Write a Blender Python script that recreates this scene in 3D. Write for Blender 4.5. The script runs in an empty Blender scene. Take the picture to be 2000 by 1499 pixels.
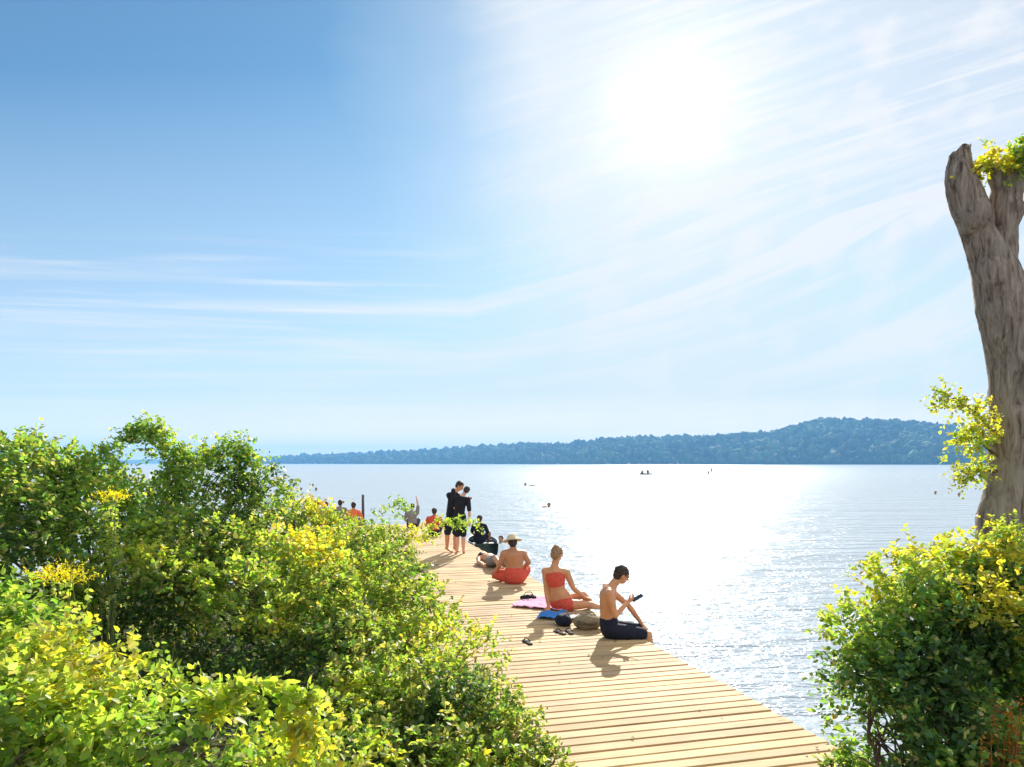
import bpy, math, random
import numpy as np
from mathutils import Vector, Matrix, noise

random.seed(7)
rng = np.random.default_rng(11)
S = bpy.context.scene
COL = S.collection
F = 1400.0            # focal length in photo pixels (2000 wide)
EYE = 2.15            # eye height above the deck
HZ = 905.0
WATER = -0.5

def P(px, py, d):
    return Vector(((px-1000)/F*d, d, EYE-(py-HZ)/F*d))

# ------------------------------------------------------------------ camera
cam = bpy.data.cameras.new('camera'); camo = bpy.data.objects.new('camera', cam); COL.objects.link(camo)
camo.location = (0, 0, EYE); camo.rotation_euler = (math.radians(90), 0, 0)
cam.sensor_width = 36; cam.lens = 36*F/2000
cam.shift_y = (HZ-749.5)/2000
cam.clip_start = 0.05; cam.clip_end = 60000
S.camera = camo

# ------------------------------------------------------------------ node helpers
def mat(name):
    m = bpy.data.materials.new(name); m.use_nodes = True
    nt = m.node_tree; nt.nodes.clear()
    out = nt.nodes.new('ShaderNodeOutputMaterial')
    return m, nt, out
def N(nt, t, **kw):
    n = nt.nodes.new(t)
    for k, v in kw.items():
        if k.startswith('i_'):
            key = k[2:]
            n.inputs[int(key) if key.isdigit() else key.replace('_', ' ')].default_value = v
        else: setattr(n, k, v)
    return n
def L(nt, a, b): nt.links.new(a, b)
def math_(nt, op, a, b=None, clamp=False):
    n = nt.nodes.new('ShaderNodeMath'); n.operation = op; n.use_clamp = clamp
    for i, x in enumerate((a, b)):
        if x is None: continue
        if isinstance(x, (int, float)): n.inputs[i].default_value = x
        else: nt.links.new(x, n.inputs[i])
    return n.outputs[0]
def ramp(nt, fac, stops):
    r = nt.nodes.new('ShaderNodeValToRGB')
    e = r.color_ramp.elements
    while len(e) < len(stops): e.new(0.5)
    for k, (p, c) in enumerate(stops):
        e[k].position = p; e[k].color = (c, c, c, 1) if isinstance(c, (int, float)) else (*c, 1)
    if fac is not None: nt.links.new(fac, r.inputs[0])
    return r
def mixc(nt, fac, a, b, mode='MIX'):
    m = nt.nodes.new('ShaderNodeMix'); m.data_type = 'RGBA'; m.blend_type = mode
    for s, x in ((m.inputs[0], fac), (m.inputs[6], a), (m.inputs[7], b)):
        if isinstance(x, (int, float)): s.default_value = x
        elif isinstance(x, tuple): s.default_value = (*x, 1) if len(x) == 3 else x
        else: nt.links.new(x, s)
    return m.outputs[2]

def simple(name, col, rough=.7, var=.15, scale=30, bump=.0, sss=0, spec=.4):
    m, nt, out = mat(name)
    b = N(nt, 'ShaderNodeBsdfPrincipled'); b.inputs['Roughness'].default_value = rough
    b.inputs['Specular IOR Level'].default_value = spec
    tc = N(nt, 'ShaderNodeTexCoord'); no = N(nt, 'ShaderNodeTexNoise'); no.inputs['Scale'].default_value = scale
    no.inputs['Detail'].default_value = 4
    L(nt, tc.outputs['Object'], no.inputs['Vector'])
    r = ramp(nt, no.outputs[0], [(.3, tuple(c*(1-var) for c in col)), (.7, tuple(min(1, c*(1+var)) for c in col))])
    L(nt, r.outputs[0], b.inputs['Base Color'])
    if sss:
        b.inputs['Subsurface Weight'].default_value = sss
        b.inputs['Subsurface Radius'].default_value = (.02, .007, .004)
        b.inputs['Subsurface Scale'].default_value = .5
    if bump:
        bp = N(nt, 'ShaderNodeBump'); bp.inputs['Strength'].default_value = bump; bp.inputs['Distance'].default_value = .01
        L(nt, no.outputs[0], bp.inputs['Height']); L(nt, bp.outputs[0], b.inputs['Normal'])
    L(nt, b.outputs[0], out.inputs[0])
    return m

# ------------------------------------------------------------------ object helpers
def tag(o, label=None, cat=None, group=None, kind=None):
    if label: o['label'] = label
    if cat: o['category'] = cat
    if group: o['group'] = group
    if kind: o['kind'] = kind
    return o
def empty(name, loc):
    o = bpy.data.objects.new(name, None); COL.objects.link(o); o.location = loc; o.empty_display_size = .2
    return o
def link(name, me, m, parent=None, loc=None):
    o = bpy.data.objects.new(name, me); COL.objects.link(o)
    if m is not None and not me.materials:
        me.materials.append(m)
    if loc is not None: o.location = loc
    if parent is not None: o.parent = parent
    return o
def mesh_np(name, verts, faces, cols=None, smooth=False, flat=False):
    """verts (n,3); faces (m,k) all with the same k; cols (n,3)"""
    me = bpy.data.meshes.new(name)
    n = len(verts); m, k = faces.shape
    me.vertices.add(n); me.vertices.foreach_set('co', np.asarray(verts, np.float32).ravel())
    me.loops.add(m*k); me.loops.foreach_set('vertex_index', faces.astype(np.int32).ravel())
    me.polygons.add(m); me.polygons.foreach_set('loop_start', np.arange(m, dtype=np.int32)*k)
    try: me.polygons.foreach_set('loop_total', np.full(m, k, np.int32))
    except Exception: pass
    if smooth: me.polygons.foreach_set('use_smooth', np.ones(m, bool))
    if flat: me.polygons.foreach_set('use_smooth', np.zeros(m, bool))
    me.update(calc_edges=True)
    if cols is not None:
        a = me.color_attributes.new('tint', 'FLOAT_COLOR', 'POINT')
        c = np.ones((n, 4), np.float32); c[:, :3] = cols
        a.data.foreach_set('color', c.ravel())
    return me

def displace(me, fn):
    cs = [v.co.copy() for v in me.vertices]; ns = [v.normal.copy() for v in me.vertices]
    out_ = [c+n_*fn(c) for c, n_ in zip(cs, ns)]
    me.vertices.foreach_set('co', np.array([q[:] for q in out_], np.float32).ravel()); me.update()
class MB:
    """a mesh builder: collects closed shapes"""
    def __init__(s): s.v = []; s.f = []
    def add(s, vs, fs):
        o = len(s.v); s.v += [tuple(v) for v in vs]; s.f += [tuple(i+o for i in f) for f in fs]
    def box(s, c, ax, ay, az):
        c = Vector(c); ax, ay, az = Vector(ax), Vector(ay), Vector(az)
        vs = [c+ax*i+ay*j+az*k for k in (-1, 1) for j in (-1, 1) for i in (-1, 1)]
        s.add(vs, [(0, 2, 3, 1), (4, 5, 7, 6), (0, 1, 5, 4), (2, 6, 7, 3), (0, 4, 6, 2), (1, 3, 7, 5)])
    def tube(s, pts, rad, side=None, n=14, cap=True):
        """rad: list of r or (a,b); a along side vector"""
        pts = [Vector(p) for p in pts]
        rad = [(r, r) if isinstance(r, (int, float)) else r for r in rad]
        rings = []
        m = len(pts)
        tang = []
        for i in range(m):
            t = (pts[min(i+1, m-1)]-pts[max(i-1, 0)])
            tang.append(t.normalized() if t.length > 1e-9 else Vector((0, 0, 1)))
        sv = Vector(side) if side is not None else None
        prev = None
        def basis(t):
            nonlocal prev
            b = sv if sv is not None else (prev if prev is not None else (Vector((1, 0, 0)) if abs(t.x) < .8 else Vector((0, 1, 0))))
            x = b-t*b.dot(t)
            if x.length < 1e-4: x = Vector((0, 1, 0))-t*t.y
            x.normalize(); prev = x
            return x, t.cross(x)
        def ring(p, t, a, b):
            x, y = basis(t)
            rings.append([p+x*(a*math.cos(k*2*math.pi/n))+y*(b*math.sin(k*2*math.pi/n)) for k in range(n)])
        if cap:
            a, b = rad[0]; e = min(a, b)
            for q in (.15, .55, .87): ring(pts[0]-tang[0]*e*math.sqrt(1-q*q), tang[0], a*q, b*q)
        for p, t, (a, b) in zip(pts, tang, rad): ring(p, t, a, b)
        if cap:
            a, b = rad[-1]; e = min(a, b)
            for q in (.87, .55, .15): ring(pts[-1]+tang[-1]*e*math.sqrt(1-q*q), tang[-1], a*q, b*q)
        vs = [v for r in rings for v in r]; fs = []
        for i in range(len(rings)-1):
            for k in range(n):
                k2 = (k+1) % n
                fs.append((i*n+k, i*n+k2, (i+1)*n+k2, (i+1)*n+k))
        fs.append(tuple(range(n))[::-1]); fs.append(tuple((len(rings)-1)*n+k for k in range(n)))
        s.add(vs, fs)
    def ell(s, c, X, Y, Z, n=16, m=10):
        """ellipsoid with half-axis vectors"""
        c = Vector(c); X, Y, Z = Vector(X), Vector(Y), Vector(Z); vs = []; fs = []
        for i in range(1, m):
            th = math.pi*i/m
            for k in range(n):
                ph = 2*math.pi*k/n
                vs.append(c+Z*math.cos(th)+(X*math.cos(ph)+Y*math.sin(ph))*math.sin(th))
        top = len(vs); vs.append(c+Z); bot = len(vs); vs.append(c-Z)
        for i in range(m-2):
            for k in range(n):
                k2 = (k+1) % n; fs.append((i*n+k, (i+1)*n+k, (i+1)*n+k2, i*n+k2))
        for k in range(n):
            k2 = (k+1) % n; fs.append((top, k, k2)); fs.append((bot, (m-2)*n+k2, (m-2)*n+k))
        s.add(vs, fs)
    def mesh(s, name, smooth=True):
        me = bpy.data.meshes.new(name); me.from_pydata(s.v, [], s.f); me.update()
        if smooth: me.polygons.foreach_set('use_smooth', np.ones(len(me.polygons), bool))
        return me
    def build(s, name, m, parent=None, loc=None, smooth=True):
        return link(name, s.mesh(name, smooth), m, parent, loc)
    def fuse(s, name, m, parent=None, loc=None, voxel=.01, it=4, wob=0):
        """joined into one continuous skin"""
        me = s.mesh(name); tmp = bpy.data.objects.new('tmp', me)
        ts_ = bpy.data.scenes.new('tmp'); ts_.collection.objects.link(tmp)
        r = tmp.modifiers.new('r', 'REMESH'); r.mode = 'VOXEL'; r.voxel_size = voxel; r.use_smooth_shade = True
        sm = tmp.modifiers.new('s', 'SMOOTH'); sm.factor = .5; sm.iterations = it
        vl_ = ts_.view_layers[0]; vl_.update(); dg = vl_.depsgraph
        me2 = bpy.data.meshes.new_from_object(tmp.evaluated_get(dg)); me2.name = name
        bpy.data.objects.remove(tmp); bpy.data.meshes.remove(me); bpy.data.scenes.remove(ts_)
        if wob:
            displace(me2, lambda q: (noise.noise(q*38)+.6*noise.noise(q*90))*wob)
        me2.polygons.foreach_set('use_smooth', np.ones(len(me2.polygons), bool))
        return link(name, me2, m, parent, loc)

# ------------------------------------------------------------------ sky and sun
SUN_AZ, SUN_EL = math.radians(12.8), math.radians(27.5)
w = bpy.data.worlds.new('World'); S.world = w; w.use_nodes = True
nt = w.node_tree; nt.nodes.clear()
wo = nt.nodes.new('ShaderNodeOutputWorld'); bg = nt.nodes.new('ShaderNodeBackground'); L(nt, bg.outputs[0], wo.inputs[0])
sky = N(nt, 'ShaderNodeTexSky'); sky.sky_type = 'NISHITA'; sky.sun_disc = False
sky.sun_elevation = SUN_EL; sky.sun_rotation = SUN_AZ
sky.air_density = 1.0; sky.dust_density = 0.3; sky.ozone_density = 3.0; sky.altitude = 50
bg.inputs[1].default_value = 0.07
tc = N(nt, 'ShaderNodeTexCoord'); sp = N(nt, 'ShaderNodeSeparateXYZ'); L(nt, tc.outputs['Generated'], sp.inputs[0])
X, Y, Z = sp.outputs
yy = math_(nt, 'MAXIMUM', Y, .12)
u = math_(nt, 'DIVIDE', X, yy); v = math_(nt, 'DIVIDE', Z, yy)
# angle to the sun
sd = (math.sin(SUN_AZ)*math.cos(SUN_EL-.03), math.cos(SUN_AZ)*math.cos(SUN_EL-.03), math.sin(SUN_EL-.03))
dn = N(nt, 'ShaderNodeVectorMath', operation='DOT_PRODUCT'); L(nt, tc.outputs['Generated'], dn.inputs[0]); dn.inputs[1].default_value = sd
ang = math_(nt, 'ARCCOSINE', math_(nt, 'MINIMUM', dn.outputs['Value'], .99999))
# streaky cirrus: the streaks sweep up to the right, nearly level to the left
up = math_(nt, 'MAXIMUM', math_(nt, 'ADD', u, .06), 0)
bend = math_(nt, 'ADD', math_(nt, 'MULTIPLY', up, .36), math_(nt, 'MULTIPLY', u, -.045))
fade = math_(nt, 'MULTIPLY', v, 2.9, True)
bend = math_(nt, 'MULTIPLY', bend, fade)
vs_ = math_(nt, 'SUBTRACT', v, bend)
def streak(su, sv, det, off, dist=.0):
    cb = N(nt, 'ShaderNodeCombineXYZ'); L(nt, math_(nt, 'MULTIPLY', u, su), cb.inputs[0]); L(nt, math_(nt, 'MULTIPLY', vs_, sv), cb.inputs[1])
    cb.inputs[2].default_value = off
    no = N(nt, 'ShaderNodeTexNoise'); no.inputs['Scale'].default_value = 1; no.inputs['Detail'].default_value = det
    no.inputs['Roughness'].default_value = .55; no.inputs['Distortion'].default_value = dist
    L(nt, cb.outputs[0], no.inputs['Vector']); return no.outputs[0]
st1 = ramp(nt, streak(1.5, 30, 5, 3.1, .5), [(.47, 0), (.8, 1)]).outputs[0]
st2 = ramp(nt, streak(3.0, 95, 3, 9.2, .35), [(.5, 0), (.82, 1)]).outputs[0]
stb = ramp(nt, streak(1.0, 5, 2, 5.5), [(.27, 0), (.52, 1)]).outputs[0]
sts = math_(nt, 'MULTIPLY', math_(nt, 'ADD', st1, math_(nt, 'MULTIPLY', st2, .8)), stb)
# streaks live in the lower half of the sky on the left, everywhere on the right
low = ramp(nt, v, [(.0, .6), (.1, 1.1), (.25, 1.0), (.33, .0)]).outputs[0]
right = ramp(nt, u, [(.0, 0), (1, 1)]); right = ramp(nt, math_(nt, 'ADD', u, .5), [(.42, 0), (.72, 1)]).outputs[0]
sts = math_(nt, 'MULTIPLY', sts, math_(nt, 'MAXIMUM', low, math_(nt, 'MULTIPLY', right, 2.2)))
# veil of high cloud at upper right
cb = N(nt, 'ShaderNodeCombineXYZ'); L(nt, math_(nt, 'MULTIPLY', u, 3.2), cb.inputs[0]); L(nt, math_(nt, 'MULTIPLY', vs_, 5), cb.inputs[1])
no = N(nt, 'ShaderNodeTexNoise'); no.inputs['Scale'].default_value = 1; no.inputs['Detail'].default_value = 4; L(nt, cb.outputs[0], no.inputs['Vector'])
edge = math_(nt, 'ADD', u, math_(nt, 'MULTIPLY', math_(nt, 'SUBTRACT', v, .3), .22))
edge = math_(nt, 'ADD', edge, math_(nt, 'MULTIPLY', math_(nt, 'SUBTRACT', no.outputs[0], .5), .22))
veil = ramp(nt, math_(nt, 'ADD', edge, .5), [(.30, .0), (.46, .25), (.60, .78), (.9, .68)]).outputs[0]
cb2 = N(nt, 'ShaderNodeCombineXYZ'); L(nt, math_(nt, 'MULTIPLY', u, 11), cb2.inputs[0]); L(nt, math_(nt, 'MULTIPLY', vs_, 17), cb2.inputs[1])
no2 = N(nt, 'ShaderNodeTexNoise'); no2.inputs['Scale'].default_value = 1; no2.inputs['Detail'].default_value = 3; L(nt, cb2.outputs[0], no2.inputs['Vector'])
puff = math_(nt, 'MULTIPLY', ramp(nt, no2.outputs[0], [(.5, 0), (.68, 1)]).outputs[0], math_(nt, 'MULTIPLY', right, .95))
veil = math_(nt, 'MULTIPLY', veil, ramp(nt, v, [(.08, .25), (.42, 1)]).outputs[0])
ang = math_(nt, 'ADD', ang, math_(nt, 'MULTIPLY', math_(nt, 'SUBTRACT', no2.outputs[0], .5), .10))
hzv = ramp(nt, v, [(0, .95), (.09, .70), (.26, .36), (.55, .05)]).outputs[0]      # thick low air
rear_fill = ramp(nt, math_(nt, 'MULTIPLY', Y, -1), [(.0, 0), (.45, 1)]).outputs[0]          # unseen bright cloud behind the viewer, added as fill light
cl = math_(nt, 'ADD', math_(nt, 'MULTIPLY', sts, .85), math_(nt, 'MULTIPLY', puff, .8))
inv = math_(nt, 'MULTIPLY', math_(nt, 'SUBTRACT', 1, math_(nt, 'MINIMUM', cl, 1)), math_(nt, 'SUBTRACT', 1, veil))
inv = math_(nt, 'MULTIPLY', inv, math_(nt, 'SUBTRACT', 1, hzv))
inv = math_(nt, 'MULTIPLY', inv, math_(nt, 'SUBTRACT', 1, math_(nt, 'MULTIPLY', rear_fill, .85)))
cover = math_(nt, 'SUBTRACT', 1, inv)
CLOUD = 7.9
glow = ramp(nt, ang, [(0, 1), (.025, .85), (.056, .13), (.15, .035), (.35, 0)])
glow.color_ramp.interpolation = 'B_SPLINE'
glow = glow.outputs[0]
cbright = math_(nt, 'ADD', math_(nt, 'ADD', CLOUD, math_(nt, 'MULTIPLY', rear_fill, 2.5)), math_(nt, 'MULTIPLY', glow, 7))
warm = ramp(nt, v, [(0, 1), (.10, 0)]).outputs[0]
wr = math_(nt, 'ADD', .965, math_(nt, 'MULTIPLY', warm, .85)); wg = math_(nt, 'ADD', .99, math_(nt, 'MULTIPLY', warm, .42)); wb = math_(nt, 'ADD', 1.03, math_(nt, 'MULTIPLY', warm, -.22))
cc = N(nt, 'ShaderNodeCombineXYZ')
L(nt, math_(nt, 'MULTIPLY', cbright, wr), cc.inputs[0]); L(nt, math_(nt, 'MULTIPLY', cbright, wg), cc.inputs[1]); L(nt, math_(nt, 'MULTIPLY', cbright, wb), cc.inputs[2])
tint = mixc(nt, 1.0, sky.outputs[0], (.54, .94, 1.03), 'MULTIPLY')
lim = N(nt, 'ShaderNodeVectorMath', operation='MINIMUM'); L(nt, tint, lim.inputs[0]); lim.inputs[1].default_value = (5.5, 6.9, 8.0)
tint = lim.outputs[0]
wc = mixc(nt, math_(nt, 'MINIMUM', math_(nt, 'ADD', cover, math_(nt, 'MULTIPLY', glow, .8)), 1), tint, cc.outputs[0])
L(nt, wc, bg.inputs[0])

sl = bpy.data.lights.new('sun', 'SUN'); sl.energy = 5.0; sl.angle = math.radians(.53); sl.color = (1, .93, .8)
so = bpy.data.objects.new('sun', sl); COL.objects.link(so)
so.rotation_euler = (math.radians(90)-SUN_EL, 0, -SUN_AZ+math.pi)
_d = Vector((math.sin(SUN_AZ)*math.cos(SUN_EL), math.cos(SUN_AZ)*math.cos(SUN_EL), math.sin(SUN_EL)))
so.rotation_euler = (-_d).to_track_quat('-Z', 'Y').to_euler()
S.view_settings.view_transform = 'Standard'; S.view_settings.look = 'None'; S.view_settings.gamma = 1
S.view_settings.exposure = 0.75

# ------------------------------------------------------------------ deck frame of reference
DD = Vector((-.2534, .9674, 0)); DN = Vector((.9674, .2534, 0)); D0 = Vector((1.68, 8.48, 0))
def deck(s, t, z=0): return D0+DD*s+DN*t+Vector((0, 0, z))

# ------------------------------------------------------------------ people
SKIN = simple('sun_tanned_skin', (.60, .28, .13), .5, .1, 12, sss=.12)
SKIN2 = simple('fair_skin', (.66, .36, .23), .5, .1, 12, sss=.12)
SKIN3 = simple('brown_skin', (.47, .21, .10), .5, .1, 12, sss=.12)
HAIR = simple('dark_brown_hair', (.035, .02, .012), .6, .5, 60, .6)
HAIR2 = simple('light_brown_hair', (.30, .17, .08), .6, .5, 60, .6)
EYEW = simple('eye', (.05, .035, .03), .2, .1, 5)
NAVY = simple('navy_cloth', (.007, .009, .022), .85, .4, 40, .4)
BLACK = simple('black_cloth', (.006, .006, .009), .85, .4, 40, .4)
RED = simple('coral_red_cloth', (.62, .08, .045), .8, .2, 40, .4)
ORANGE = simple('orange_cloth', (.72, .16, .05), .8, .2, 40, .4)
WHITE = simple('white_cloth', (.75, .73, .70), .85, .1, 30, .4)
GREY = simple('grey_cloth', (.22, .21, .19), .85, .2, 30, .4)
STRAW = simple('straw', (.70, .56, .34), .85, .25, 90, .6)
PINK = simple('pink_towel', (.74, .36, .52), .95, .25, 60, .5)
BLUE = simple('blue_towel', (.05, .22, .58), .95, .3, 60, .5)
KHAKI = simple('khaki_canvas', (.27, .22, .13), .9, .3, 40, .5)

def V3(p): return Vector(p)
def hand(mb, wr, d, nrm, sc=1., curl=.5, side=1):
    """palm, four fingers and a thumb; d points along the hand, nrm out of the palm"""
    d = V3(d).normalized(); n_ = V3(nrm); n_ = (n_-d*n_.dot(d)).normalized(); s_ = d.cross(n_)*side
    wr = V3(wr); pe = wr+d*.085*sc
    mb.tube([wr, wr+d*.045*sc, pe], [(.026*sc, .02*sc), (.038*sc, .017*sc), (.04*sc, .014*sc)], side=s_, n=12)
    for k, (o, ln) in enumerate(((-.030, .066), (-.010, .078), (.010, .072), (.029, .056))):
        a_ = pe+s_*o*sc-d*.008*sc; q1 = a_+(d*math.cos(curl*.5)+n_*math.sin(curl*.5))*ln*.45*sc
        q2 = q1+(d*math.cos(curl*1.4)+n_*math.sin(curl*1.4))*ln*.32*sc; q3 = q2+(d*math.cos(curl*2.2)+n_*math.sin(curl*2.2))*ln*.23*sc
        mb.tube([a_, q1, q2, q3], [.0095*sc, .0088*sc, .008*sc, .0068*sc], n=8)
    a_ = wr+d*.03*sc-s_*.026*sc; q1 = a_+(d*.6-s_*.7+n_*.35).normalized()*.04*sc; q2 = q1+(d*.85-s_*.25+n_*.4).normalized()*.032*sc
    mb.tube([a_, q1, q2], [.013*sc, .011*sc, .009*sc], n=8)

def person(base, label, J, skin=SKIN, hair=HAIR, sc=1., voxel=.011, group=None, clothes=(), hairstyle='short', eyes=False, girth=1., female=False, look=None, shoes=None):
    """J: joint positions relative to base (metres). torso: pel, wai, che, nek, head + face direction"""
    mb = MB(); g_ = girth*sc
    side = (V3(J['shr'])-V3(J['shl'])).normalized()
    pel, wai, che, nek, hd = (V3(J[k]) for k in ('pel', 'wai', 'che', 'nek', 'head'))
    hw = .155 if not female else .165; ww = .128 if not female else .112; cw = .158 if not female else .135
    hipside = (V3(J['hipr'])-V3(J['hipl'])).normalized()
    def tor(p, a_, b_, grow=0): return (p, ((a_+grow)*g_, (b_+grow)*g_))
    TOR = [tor(pel, hw, .112), tor(pel.lerp(wai, .5), hw*.95, .108), tor(wai, ww, .095), tor(wai.lerp(che, .5), (ww+cw)/2, .102), tor(che, cw, .11), tor(che.lerp(nek, .5), cw*.93, .095), tor(nek, .06, .058)]
    mb.tube([p for p, r in TOR], [r for p, r in TOR], side=side, n=24)
    for sh_ in (J['shl'], J['shr']):
        mb.tube([che.lerp(nek, .62), V3(sh_)], [.062*g_, .058*g_], n=12)
    fwd = V3(J['face']).normalized(); up_ = (hd-nek).normalized(); up_ = (up_-fwd*up_.dot(fwd)).normalized(); sd_ = fwd.cross(up_)
    mb.tube([nek-up_*.01, nek.lerp(hd, .55)], [.056*sc, .052*sc], n=14)
    h_ = sc
    mb.ell(hd+up_*.018*h_-fwd*.008*h_, sd_*.073*h_, fwd*.093*h_, up_*.092*h_)
    mb.ell(hd-up_*.045*h_+fwd*.022*h_, sd_*.053*h_, fwd*.062*h_, up_*.062*h_)         # jaw
    mb.tube([hd+fwd*.082*h_+up_*.012*h_, hd+fwd*.102*h_-up_*.022*h_], [.010*h_, .015*h_], n=8)   # nose
    mb.tube([hd+fwd*.080*h_-sd_*.018*h_-up_*.052*h_, hd+fwd*.080*h_+sd_*.018*h_-up_*.052*h_], [.008*h_, .008*h_], n=8)  # lips
    mb.tube([hd+fwd*.080*h_-sd_*.04*h_+up_*.028*h_, hd+fwd*.086*h_+up_*.026*h_, hd+fwd*.080*h_+sd_*.04*h_+up_*.028*h_], [.008*h_]*3, n=8)  # brow
    for s_ in (-1, 1): mb.ell(hd+sd_*s_*.076*h_-up_*.006*h_-fwd*.008*h_, sd_*.010*h_, fwd*.018*h_, up_*.030*h_, 8, 6)
    for s_ in ('l', 'r'):
        a_, e_, w_ = V3(J['sh'+s_]), V3(J['el'+s_]), V3(J['wr'+s_])
        mb.tube([a_, a_.lerp(e_, .4), e_], [.052*g_, .047*g_, .036*g_], n=14)
        mb.tube([e_, e_.lerp(w_, .3), w_], [.037*g_, .038*g_, .025*g_], n=14)
        hdv = J.get('hd'+s_, tuple(w_-e_)); hn = J.get('hn'+s_, (0, 0, -1)); hand(mb, w_, hdv, hn, sc, J.get('curl', .5), 1 if s_ == 'l' else -1)
        if J.get('hip'+s_) is None or J.get('kn'+s_) is None: continue
        h0, k0, a0, t0 = V3(J['hip'+s_]), V3(J['kn'+s_]), V3(J['an'+s_]), V3(J['to'+s_])
        mb.tube([h0, h0.lerp(k0, .35), k0], [.088*g_, .08*g_, .054*g_], n=16)
        mb.tube([k0, k0.lerp(a0, .3), k0.lerp(a0, .6), a0], [.054*g_, .057*g_, .045*g_, .033*g_], n=14)
        f_ = (t0-a0); heel = a0-f_.normalized()*.035*sc+Vector((0, 0, -.02*sc))*0
        mb.tube([heel, a0.lerp(t0, .45), t0], [(.030*sc, .032*sc), (.038*sc, .028*sc), (.040*sc, .016*sc)], side=f_.cross(Vector((0, 0, 1)) if abs(f_.normalized().z) < .9 else Vector((0, 1, 0))), n=12)
    o = mb.fuse('person', skin, None, base, voxel, 5)
    tag(o, label, 'person', group)
    # hair
    hb_ = MB()
    if hairstyle != 'none':
        hb_.ell(hd+up_*.032*h_-fwd*.020*h_, sd_*.082*h_, fwd*.097*h_, up_*.088*h_)
        hb_.ell(hd-fwd*.045*h_-up_*.012*h_, sd_*.072*h_, fwd*.062*h_, up_*.075*h_)
        if hairstyle == 'bun': hb_.ell(hd+up_*.085*h_-fwd*.075*h_, sd_*.042*h_, fwd*.042*h_, up_*.040*h_)
        if hairstyle == 'long':
            hb_.tube([hd-fwd*.04*h_, hd-fwd*.07*h_-up_*.10*h_, hd-fwd*.085*h_-up_*.2*h_], [(.07*h_, .05*h_), (.065*h_, .04*h_), (.035*h_, .02*h_)], side=sd_)
        hb_.fuse('hair', hair, o, None, max(.006, voxel*.7), 2, .010*h_)
    if eyes:
        for s_ in (-1, 1):
            e = MB(); e.ell(hd+fwd*.083*h_+sd_*s_*.031*h_+up_*.010*h_, sd_*.012*h_, fwd*.009*h_, up_*.008*h_, 10, 8); e.build('eye', EYEW, o)
    for kind, cm in clothes:
        c_ = MB()
        if kind in ('shorts', 'briefs', 'trousers'):
            gr_ = .014 if kind != 'briefs' else .008
            top = .42 if kind != 'briefs' else .2
            c_.tube([pel-(wai-pel).normalized()*.02, pel, pel.lerp(wai, top)], [((hw+gr_)*g_*.95, (.112+gr_)*g_), ((hw+gr_)*g_, (.112+gr_)*g_), ((hw*.93+gr_)*g_, (.108+gr_)*g_)], side=side, n=24)
            fr = {'shorts': .82, 'briefs': .16, 'trousers': 1.0}[kind]
            for s_ in ('l', 'r'):
                h0, k0, a0 = V3(J['hip'+s_]), V3(J['kn'+s_]), V3(J['an'+s_])
                c_.tube([h0, h0.lerp(k0, fr*.5), h0.lerp(k0, fr)], [(.088+gr_)*g_, (.082+gr_*1.1)*g_, (.066+gr_*1.3)*g_ if kind == 'shorts' else (.088+gr_)*g_ if kind == 'briefs' else .075*g_], n=16)
                if kind == 'trousers': c_.tube([k0, k0.lerp(a0, .9)], [.072*g_, .06*g_], n=14)
            nm = kind
        elif kind == 'bikini_top':
            a1 = wai.lerp(che, .62); b1 = wai.lerp(che, 1.05)
            c_.tube([a1, b1], [((ww+cw)/2*g_+.012, .116*g_), (cw*g_+.011, .122*g_)], side=side, n=28)
            nm = kind
        elif kind == 'shirt':
            rows = [(p, (r[0]+.016*g_, r[1]+.018*g_)) for p, r in TOR[1:6]]
            c_.tube([p for p, r in rows], [r for p, r in rows], side=side, n=24)
            for s_ in ('l', 'r'):
                a_, e_ = V3(J['sh'+s_]), V3(J['el'+s_]); c_.tube([che.lerp(nek, .62), a_], [.072*g_, .070*g_], n=12)
                c_.tube([a_, a_.lerp(e_, .5), a_.lerp(e_, .85)], [.068*g_, .064*g_, .058*g_], n=12)
            nm = kind
        elif kind == 'straw_hat':
            t_ = up_; hc = hd+t_*.05*h_
            c_.ell(hc, sd_*.098*h_, fwd*.112*h_, t_*.105*h_, 20, 12)
            hb2 = hd+t_*.055*h_; c_ = MB()
            c_.tube([hb2-t_*.022*h_, hb2-t_*.002*h_, hb2+t_*.003*h_, hb2+t_*.06*h_, hb2+t_*.085*h_, hb2+t_*.093*h_], [(.175*h_, .185*h_), (.13*h_, .14*h_), (.094*h_, .112*h_), (.084*h_, .10*h_), (.066*h_, .08*h_), (.03*h_, .04*h_)], side=sd_, n=32, cap=False)
            c_.build(kind, cm, o); continue
        c_.fuse(nm, cm, o, None, max(.006, voxel*.75), 2, .002)
    return o

# -- the young man with a phone, on the edge
d = 8.85; b0 = Vector(((1190-1000)/F*d, d, 0))
px = lambda a_, b_, y=0.: ((a_-1190)/158.2, y, (1245-b_)/158.2)
J = dict(pel=px(1191, 1226, 0), wai=px(1186, 1196, 0), che=px(1187, 1162, .0), nek=px(1197, 1143, .01), head=px(1215, 1124, .02), face=(.85, .22, -.42),
         shl=px(1188, 1152, .17), shr=px(1187, 1155, -.17), ell=px(1232, 1188, .17), wrl=px(1256, 1222, .12), hdl=(.55, -.15, -.6), hnl=(-.3, 0, -1),
         elr=px(1197, 1195, -.22), wrr=px(1224, 1175, -.07), hdr=(.75, .25, .5), hnr=(-.3, .6, .5), curl=.75,
         hipl=px(1196, 1229, .09), hipr=px(1196, 1229, -.09), knl=px(1262, 1236, .13), knr=px(1264, 1238, -.06), anl=px(1266, 1298, .12), anr=px(1270, 1298, -.07), tol=px(1290, 1306, .13), tor=px(1294, 1306, -.07))
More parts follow.
